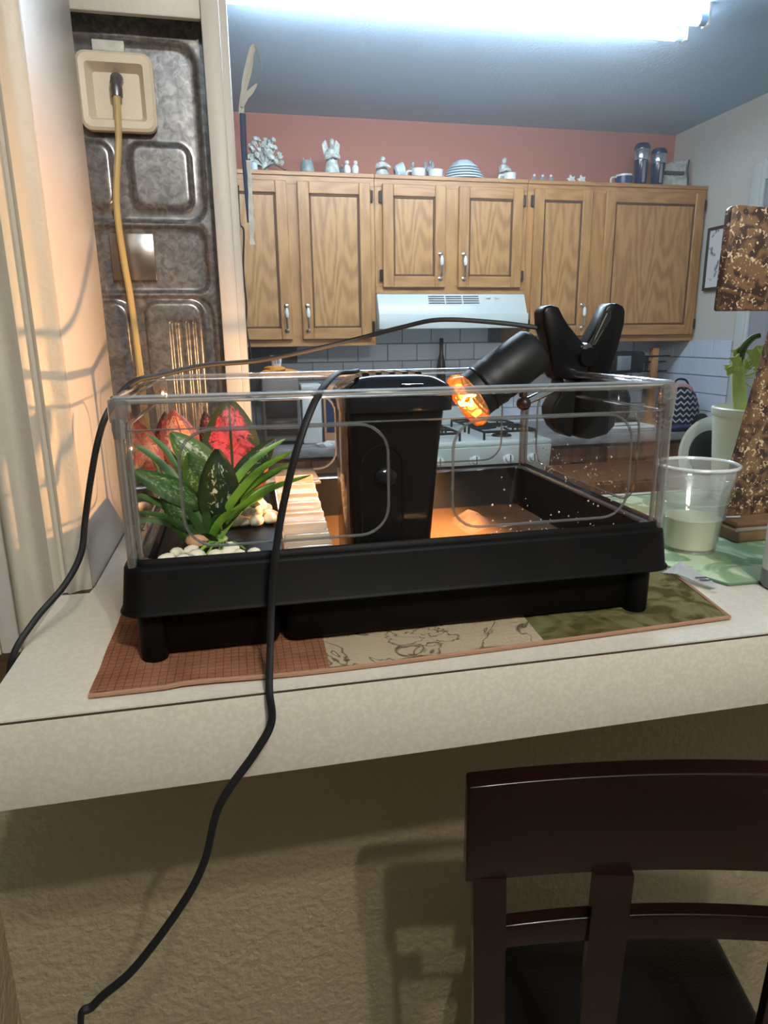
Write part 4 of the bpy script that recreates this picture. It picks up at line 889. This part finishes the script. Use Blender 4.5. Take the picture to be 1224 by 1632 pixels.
# ------------------------------------------------------------------ pebbles
rd = random.Random(21)
def pebble(x, y, r, label, grp, z0=CT+.085, mat='pebble', zz=0):
    bm = new(); rr3 = (r*rd.uniform(.9, 1.25), r*rd.uniform(.8, 1.1), r*rd.uniform(.6, .85)); blob(bm, (x, y, z0+rr3[2]*.9+zz), rr3, 2, .12, rd.randint(0, 999)); tag(obj('pebble', bm, mat, origin=(x, y, z0)), label, 'pebble', grp)
for n_, (x, y) in zip(('leftmost white pebble at the front foot of the plant', 'second white pebble from the left along the front of the tank', 'white pebble tucked behind the two leftmost front pebbles', 'third white pebble from the left along the front of the tank', 'middle white pebble of the front row below the plant', 'white pebble right under the green grass blades at the front', 'third white pebble from the right in the front row', 'white pebble set back behind the middle of the front row', 'rightmost white pebble of the front row', 'white pebble set back on the right, touching the yellow tendrils'), ((.026, .030), (.040, .026), (.034, .044), (.054, .030), (.066, .026), (.078, .032), (.090, .026), (.048, .050), (.104, .028), (.082, .048))):
    pebble(x+rd.uniform(-.002, .002), y, .0072, n_, 'white pebbles at the front foot of the plant')
k = 0
for lay in range(3):
    for x in (.082, .096, .110, .122):
        for y in (.14, .165, .19):
            if lay and (x in (.082, .122) or (lay == 2 and y == .19)): continue
            if lay == 2 and x != .110: continue
            pebble(x+rd.uniform(-.003, .003), y+rd.uniform(-.003, .003), .0085, 'brightly lit pale pebble in the heap behind the plant', 'lit pebble heap behind the plant', zz=lay*.011)
pebble(.050, .075, .012, 'tan larger pebble just left of the plant stem', None, mat='pebble_tan')
pebble(.024, .235, .0085, 'single bright pebble far back near the left panel', None)

# ------------------------------------------------------------------ fake plant
PK = leafmat('pink_leaf', rgb(238, 92, 96), rgb(208, 58, 66), rgb(58, 66, 34), .40, 1., transl=.35)
PE = leafmat('peach_leaf', rgb(222, 150, 110), rgb(200, 110, 84), rgb(150, 70, 54), .36, 2.)
DR = leafmat('dark_red_leaf', rgb(214, 84, 66), rgb(140, 44, 36), rgb(60, 30, 24), .46, 3.)
FG = leafmat('green_white_leaf', rgb(200, 214, 190), rgb(132, 160, 112), rgb(74, 110, 56), .46, 4.)
DG = leafmat('dark_green_leaf', rgb(188, 200, 180), rgb(46, 68, 36), rgb(34, 52, 28), .55, 5.)
MG = leafmat('mid_green_leaf', rgb(134, 168, 116), rgb(84, 122, 66), rgb(58, 94, 44), .52, 6.)
OR = leafmat('orange_leaf', rgb(244, 132, 90), rgb(226, 100, 70), rgb(150, 70, 40), .36, 7.)
plt = thing('artificial_plant', 'bushy artificial plant with pink, red and green leaves at the left of the tank', 'artificial plant', (.062, .085, CT+.085))
obj('base', lathe(new(), [(.016, 0), (.017, .004), (.010, .010), (0, .012)], (.062, .085, CT+.085), 14, caps=False), 'green_dark', plt)
def leaf(b, t, hw, mat, cup_=.25, curl=.15, face=(0, -1, .25), stem=True, label=None):
    b = Vector(b); t = Vector(t); ax_ = t-b; Ln = ax_.length; a = ax_.normalized(); nrm = Vector(face); nrm = (nrm-a*nrm.dot(a)).normalized(); s = a.cross(nrm).normalized()
    bm = new(); uvl = bm.loops.layers.uv.new('UVMap'); NU, NV = 10, 14; V = []; UV = {}
    for j in range(NV+1):
        v = j/NV; wv = hw*(math.sin(math.pi*min(1., .04+v*.94)**.82))**.75; row = []
        for i in range(NU+1):
            u = i/NU; c = (u-.5)*2; p = b+a*Ln*v+s*c*wv+nrm*(-cup_*hw*c*c+curl*Ln*(-(v-.5)**2)*1.2+.035*hw*math.sin(12*v+3*c))
            x = bm.verts.new(p); UV[x] = (u, v); row.append(x)
        V.append(row)
    for A, B in zip(V, V[1:]):
        for i in range(NU): bm.faces.new((A[i], A[i+1], B[i+1], B[i]))
    for f in bm.faces:
        for l in f.loops: l[uvl].uv = UV[l.vert]
    o = obj('leaf', bm, mat, plt, smooth=180, uvs=True)
    if label: o['label'] = label
    if stem:
        root = Vector((.062+random.uniform(-.006, .006), .085+random.uniform(-.005, .005), CT+.089)); mid = (root+b)/2+Vector((.2*(root.x-b.x)*-1, .004, .004))
        bm = new(); tube(bm, smooth_path([root, mid, b, b+a*.006], 5), .0013, 6); obj('stem', bm, 'green_dark', plt)
leaf((-.002+.012, .15, 1.272), (-.022, .19, 1.322), .016, PE, label='faded peach leaf shape furthest left, standing in for a reflection')  # added leaf shape in place of a leaf reflection
leaf((.013, .2, 1.266), (.016, .22, 1.323), .0115, DR, label='narrow dark red leaf')
leaf((.043, .17, 1.262), (.028, .2, 1.328), .0225, PE, face=(.4, -1, .2), label='smooth peach leaf')
leaf((.070, .18, 1.270), (.060, .2, 1.324), .0125, DR, label='small dark red leaf')
leaf((.087, .14, 1.250), (.088, .15, 1.341), .0300, PK, .12, label='large bright pink leaf with dark edge')
leaf((.075, .1, 1.262), (.032, .1, 1.314), .0165, FG, label='pale green leaf')
leaf((.085, .09, 1.255), (.131, .1, 1.304), .0130, DG, label='dark green leaf with pale blotches on the right')
leaf((.099, .14, 1.228), (.124, .15, 1.274), .0095, OR, label='orange pink leaf low on the right')
leaf((.064, .09, 1.245), (.048, .088, 1.295), .0165, MG)
leaf((.060, .08, 1.246), (-.002, .07, 1.287), .0135, MG, face=(0, -.7, .7))
leaf((.073, .07, 1.222), (.075, .07, 1.300), .0200, DG, label='dark green leaf with white blotches in front')
leaf((.052, .075, 1.205), (.022, .07, 1.262), .0120, MG)
leaf((.045, .085, 1.205), (.030, .09, 1.268), .0110, MG)
rg = random.Random(9)
for tx, ty, tz in ((.145, .06, 1.297), (.147, .07, 1.284), (.141, .1, 1.303), (.129, .09, 1.262), (.134, .08, 1.275), (.117, .12, 1.24), (.12, .075, 1.255), (-.01, .1, 1.309), (-.009, .08, 1.262), (.008, .12, 1.312), (-.012, .1, 1.232), (.0, .07, 1.245), (.02, .06, 1.24), (.103, .06, 1.25), (.088, .055, 1.245), (.04, .055, 1.25), (.16, .05, 1.275), (.075, .06, 1.24), (.055, .05, 1.225), (.062, .052, 1.25)):
    r0 = Vector((.062+rg.uniform(-.008, .008), .08+rg.uniform(-.006, .006), CT+.088)); t = Vector((tx, ty, tz)); dv = t-r0
    p = smooth_path([r0, r0+Vector((dv.x*.28, dv.y*.4, dv.z*.45)), r0+Vector((dv.x*.62, dv.y*.7, dv.z*.80)), t], 5); n_ = len(p)
    bm = new(); tube(bm, p, .003, 6, .15, side=(0, -1, .3) if False else (1, 0, 0), rs=[.0005+.0036*math.sin(math.pi*(.15+.85*i/(n_-1)))**.8 if i < n_-1 else .0004 for i in range(n_)]); obj('grass_blade', bm, 'green_blade' if tx > .08 else 'green_dark', plt)
for k in range(10):
    a = rg.uniform(-2.6, -.5); r0 = Vector((.075, .060, CT+.088)); t = r0+Vector((math.cos(a)*.026, math.sin(a)*.03, rg.uniform(.001, .006)))
    bm = new(); tube(bm, smooth_path([r0, (r0+t)/2+Vector((0, 0, .006)), t], 5), .0011, 5); obj('root_tendril', bm, 'green_blade', plt)

# ------------------------------------------------------------------ clear plastic cup
cx, cy = .672, .178
pc_ = thing('plastic_cup', 'clear ribbed plastic cup half full of cloudy liquid on the green placemat', 'cup', (cx, cy, CT+.003))
z0 = CT+.003
bm = new(); lathe(bm, [(.0, .003), (.029, .003), (.0305, 0), (.0325, .004), (.0375, .045), (.0385, .046), (.0405, .066), (.0415, .067), (.0440, .088), (.0450, .0885), (.0470, .104), (.0478, .112), (.0470, .112), (.0462, .104), (.0440, .089), (.0430, .088), (.0405, .067), (.0395, .066), (.0375, .046), (.0365, .045), (.0318, .005), (0, .0045)], (cx, cy, z0), 40, caps=False); obj('wall', bm, 'cup', pc_, smooth=40)
bm = new(); tube(bm, [(cx+.0492*math.cos(a), cy+.0492*math.sin(a), z0+.113) for a in [2*math.pi*k/48 for k in range(48)]], .0023, 8, closed=True); obj('rolled_rim', bm, 'cup_rim', pc_)
for zz_, rr_ in ((.046, .0388), (.067, .0418), (.088, .0452)):
    bm = new(); tube(bm, [(cx+rr_*math.cos(a), cy+rr_*math.sin(a), z0+zz_) for a in [2*math.pi*k/40 for k in range(40)]], .0006, 5, closed=True); obj('groove_ring', bm, 'cup', pc_)
bm = new(); lathe(bm, [(0, .0055), (.0306, .0055), (.0352, .044), (0, .044)], (cx, cy, z0), 36, caps=False); tag(obj('cloudy_liquid', bm, 'liq', origin=(cx, cy, z0+.005)), 'cloudy pale yellow liquid in the bottom of the clear cup', 'liquid', kind='stuff')

# ------------------------------------------------------------------ celery in a white cup, white plate behind
wc = thing('white_cup', 'large white cup holding a celery stalk behind the clear plastic cup', 'cup', (.945, .400, CT+.003))
z0 = CT+.003
obj('body', lathe(new(), [(.0, .0), (.056, 0), (.058, .003), (.070, .155), (.0675, .155), (.056, .006), (0, .005)], (.945, .400, z0), 36, caps=False), 'cup_white', wc)
obj('rim_band', lathe(new(), [(.0705, .143), (.0718, .145), (.0718, .155), (.069, .157), (.0675, .155)], (.945, .400, z0), 36, caps=False), 'cup_white', wc)
ce = thing('celery', 'pale green celery stalk with leaves standing in the white cup', 'celery', (.985, .45, z0+.01))
bm = new(); p = smooth_path([(1.000, .46, z0+.01), (.990, .455, z0+.13), (.975, .45, z0+.185), (.968, .448, z0+.215), (.966, .447, z0+.235)], 6); tube(bm, p, .012, 12, .75, rs=[.0135-.004*i/len(p) for i in range(len(p))]); obj('stalk', bm, 'celery', ce)
bm = new(); p = smooth_path([(.966, .447, z0+.225), (.968, .445, z0+.25), (.980, .44, z0+.268), (.990, .435, z0+.272)], 5); tube(bm, p, .005, 8, rs=[.0075-.004*i/len(p) for i in range(len(p))]); obj('side_shoot', bm, 'green_dark', ce)
rl = random.Random(3)
for lx, lz, sz in ((.952, .232, .013), (.945, .218, .008), (.985, .242, .016), (.998, .232, .016), (.975, .225, .012), (.993, .215, .010), (1.02, .205, .010), (.960, .245, .010), (1.005, .178, .012), (1.0, .25, .012), (.955, .22, .012), (1.012, .222, .011)):
    bm = new(); c = Vector((lx, .44+rl.uniform(-.01, .01), z0+lz)); pts = []
    for j in range(12):
        a = 2*math.pi*j/12; r_ = sz*(1 if j % 2 else .62); pts.append(c+Vector((r_*math.cos(a), .004*math.sin(3*a), r_*math.sin(a))))
    prism(bm, pts, (0, .0015, 0)); obj('leaflet', bm, 'celery_leaf', ce)
    bm = new(); cyl(bm, c, (.970, .447, z0+.205), .0012, n=5); obj('leaf_stem', bm, 'celery', ce)
ce.location += Vector((-.072, -.050, 0))
# upright white plate
pw = thing('white_plate', 'white round plate standing upright left of the large white cup', 'plate', (.925, .49, CT))
bm = new(); lathe(bm, [(0, 0), (.045, 0), (.065, .010), (.067, .012), (.062, .013), (.043, .004), (0, .004)], (.925, .486, CT+.068), 40, (-.05, -1, .12), caps=False); obj('dish', bm, 'white_cer', pw)
bm = new(); lathe(bm, [(.0, .0045), (.042, .0045), (.040, .0065), (0, .006)], (.925, .486, CT+.068), 36, (-.05, -1, .12), caps=False); obj('dark_centre', bm, 'slot', pw)

# ------------------------------------------------------------------ mottled wooden stand
def mottled():
    mt = bpy.data.materials.new('mottled_brown'); mt.use_nodes = True; nt = mt.node_tree; b = nt.nodes['Principled BSDF']; N = nt.nodes; K = nt.links
    tc = N.new('ShaderNodeTexCoord'); n = N.new('ShaderNodeTexNoise'); n.inputs['Scale'].default_value = 28; n.inputs['Distortion'].default_value = 2.2; n.inputs['Detail'].default_value = 2; K.new(tc.outputs['Object'], n.inputs['Vector'])
    r = N.new('ShaderNodeValToRGB'); e = r.color_ramp.elements; e[0].position = .42; e[0].color = rgb(62, 44, 42); e[1].position = .55; e[1].color = rgb(124, 94, 68); K.new(n.outputs['Fac'], r.inputs[0])
    v = N.new('ShaderNodeTexNoise'); v.inputs['Scale'].default_value = 190; v.inputs['Distortion'].default_value = 1.; v.inputs['Detail'].default_value = 1; K.new(tc.outputs['Object'], v.inputs['Vector'])
    rr2 = N.new('ShaderNodeValToRGB'); rr2.color_ramp.elements[0].position = .615; rr2.color_ramp.elements[0].color = (0, 0, 0, 1); rr2.color_ramp.elements[1].position = .65; rr2.color_ramp.elements[1].color = (1, 1, 1, 1); K.new(v.outputs['Fac'], rr2.inputs[0])
    mx = N.new('ShaderNodeMix'); mx.data_type = 'RGBA'; K.new(rr2.outputs[0], mx.inputs[0]); K.new(r.outputs[0], mx.inputs[6]); mx.inputs[7].default_value = rgb(214, 190, 154); K.new(mx.outputs[2], b.inputs['Base Color']); b.inputs['Roughness'].default_value = .4
    return mt
M['mottled'] = mottled()
M['stand_brown'] = pbr('stand_brown', rgb(128, 98, 72), .45, c2=rgb(116, 88, 64), scale=30)
M['stand_side'] = pbr('stand_side', rgb(84, 66, 52), .5)
sd = thing('decorative_cross', 'brown mottled wooden cross on a stepped base at the right edge', 'cross', (.85, .24, CT+.003))
bm = new(); box(bm, (.746, .182, CT+.003), (.96, .29, CT+.020), .003); obj('base', bm, 'stand_brown', sd)
bm = new(); box(bm, (.752, .190, CT+.020), (.954, .284, CT+.030), .004); obj('base_step', bm, 'stand_brown', sd)
bm = new(); cyl(bm, (.746, .183, CT+.021), (.96, .183, CT+.021), .003, n=8); M['silver'] = pbr('silver_bead', rgb(176, 170, 160), .3, metal=.6); obj('bead', bm, 'silver', sd)
bm = new(); prism(bm, [(.752, .220, CT+.030), (.950, .220, CT+.030), (.895, .222, 1.60), (.84, .222, 1.60)], (0, .016, 0), .002); obj('post', bm, 'mottled', sd)
bm = new(); prism(bm, [(.706, .212, 1.427), (.995, .212, 1.427), (.995, .212, 1.545), (.714, .212, 1.553), (.708, .212, 1.549)], (0, .014, 0), .003); obj('crossbar', bm, 'mottled', sd)
bm = new(); tube(bm, smooth_path([(.752, .214, CT+.031), (.765, .205, CT+.033), (.772, .212, CT+.031)], 5), .0014, 6); obj('string', bm, 'paper', sd)

# ------------------------------------------------------------------ spray can with barcode label
sp_ = thing('spray_can', 'grey cylindrical can with white barcode label at the right edge of the counter', 'can', (.690, .052, CT+.003))
z0 = CT+.0005
sp_.location = (.692, .030, z0)
obj('body', lathe(new(), [(.026, 0), (.0285, .003), (.0285, .165), (.022, .180), (.015, .185)], (.692, .030, z0), 36), 'can_grey', sp_)
bm = new(); n = 18; V = []
for z in (.022, .150): V.append([bm.verts.new((.692+.0289*math.cos(a), .030+.0289*math.sin(a), z0+z)) for a in [math.radians(150+130*k/n) for k in range(n+1)]])
for k in range(n): bm.faces.new((V[0][k], V[0][k+1], V[1][k+1], V[1][k]))
lb = obj('label', bm, 'paper', sp_)
bm = new(); rb = random.Random(8); z = z0+.055
while z < z0+.103:
    h = rb.choice((.0008, .0014, .0022)); vs = []
    for zz_ in (z, z+h): vs.append([bm.verts.new((.692+.0292*math.cos(a), .030+.0292*math.sin(a), zz_)) for a in [math.radians(190+34*k/6) for k in range(7)]])
    for k in range(6): bm.faces.new((vs[0][k], vs[0][k+1], vs[1][k+1], vs[1][k]))
    z += h+rb.choice((.0009, .0016))
obj('barcode', bm, 'slot', lb)
obj('cap', lathe(new(), [(.016, .185), (.016, .21), (.012, .214)], (.692, .030, z0), 20), 'white_cer', sp_)

# ------------------------------------------------------------------ dining chair (back towards the camera)
cr = thing('dining_chair', 'dark espresso wooden dining chair with black leather seat pushed under the bar', 'chair', (.472, -.155, 0))
th = math.radians(-14); CO, SI = math.cos(th), math.sin(th)
def cw(x, y, z): return Vector((.540+x*CO-y*SI, -.090+x*SI+y*CO, z))
def cbox(bm, a, b, bev=.004):
    box(bm, a, b, bev)
    return bm
def chair_part(name, bm, mat, par=cr):
    for v in bm.verts: v.co = cw(*v.co)
    return obj(name, bm, mat, par, smooth=45)
def backy(z): return -.010+.10*max(0, (.98-z))*.55     # rake: the lower back is nearer the seat
def arch(x): return .012*(1-(x/.25)**2)
def curved_rail(x0, x1, z0, z1, th_, zarch, n=18, bev=.003):
    bm = new(); V = []
    for i in range(n+1):
        x = x0+(x1-x0)*i/n; yc = .018*(1-(x/.25)**2); za = zarch*(1-(x/.25)**2)
        V.append([bm.verts.new((x, backy(z)+yc+dy, z)) for z, dy in ((z0+za*.5, 0), (z1+za, 0), (z1+za, th_), (z0+za*.5, th_))])
    for A, B in zip(V, V[1:]):
        for k in range(4): bm.faces.new((A[k], A[(k+1) % 4], B[(k+1) % 4], B[k]))
    bm.faces.new(V[0]); bm.faces.new(list(reversed(V[-1])))
    bmesh.ops.recalc_face_normals(bm, faces=bm.faces[:])
    bmesh.ops.bevel(bm, geom=[e for e in bm.edges if e.calc_face_angle(0) > .6], offset=bev, segments=3, profile=.5, affect='EDGES')
    return bm
chair_part('crest_rail', curved_rail(-.254, .254, .858, .976, .026, .005), 'wood_chair')
chair_part('lower_rail', curved_rail(-.216, .216, .762, .792, .018, .010), 'wood_chair')
for s in (-1, 1):
    bm = new(); x0, x1 = sorted((s*.246, s*.212))
    V = [[bm.verts.new((x, y, z)) for x, y in ((x0+o, backy(z)), (x1+o, backy(z)), (x1+o, backy(z)+.03), (x0+o, backy(z)+.03))] for z, o in ((.864, 0), (.66, -s*.006), (.45, -s*.008), (.22, -s*.004), (0, 0))]
    for A, B in zip(V, V[1:]):
        for k in range(4): bm.faces.new((A[k], A[(k+1) % 4], B[(k+1) % 4], B[k]))
    bm.faces.new(V[0]); bm.faces.new(list(reversed(V[-1]))); chair_part('leg', bm, 'wood_chair')
    bm = new(); box(bm, (s*.17-.018, .295, 0), (s*.17+.018, .33, .40), .003); chair_part('leg', bm, 'wood_chair')
    bm = new(); xa = s*.100; V = [[bm.verts.new((x, backy(z)+y+.009, z)) for x, y in ((xa-.020, 0), (xa+.020, 0), (xa+.020, .012), (xa-.020, .012))] for z in (.862, .72, .55, .42)]
    for A, B in zip(V, V[1:]):
        for k in range(4): bm.faces.new((A[k], A[(k+1) % 4], B[(k+1) % 4], B[k]))
    bm.faces.new(V[0]); bm.faces.new(list(reversed(V[-1]))); chair_part('slat', bm, 'wood_chair')
bm = new(); box(bm, (-.19, .04, .345), (.19, .335, .400), .003); chair_part('seat_frame', bm, 'wood_chair')
bm = new(); box(bm, (-.195, .045, .401), (.195, .345, .45), .018, 4); chair_part('seat', bm, 'leather')
for y in (.17,):
    bm = new(); box(bm, (-.225, .035, .18), (.225, .06, .205), .003); chair_part('stretcher', bm, 'wood_chair')

# ------------------------------------------------------------------ scattering volume added in the kitchen, standing in for lens bloom
if BLOOM_HAZE > 0:
    hm = bpy.data.materials.new('bloom_scatter'); hm.use_nodes = True; nt = hm.node_tree; nt.nodes.clear()
    out = nt.nodes.new('ShaderNodeOutputMaterial'); vs_ = nt.nodes.new('ShaderNodeVolumeScatter'); vs_.inputs['Density'].default_value = BLOOM_HAZE; vs_.inputs['Anisotropy'].default_value = .55
    nt.links.new(vs_.outputs[0], out.inputs['Volume'])
    hz = obj('bloom_haze', box(new(), (-1.99, .77, .001), (2.519, 3.069, 2.4415)), hm, smooth=0); tag(hz, 'faint scattering volume added in the kitchen to imitate lens bloom', 'bloom_haze', kind='stuff')
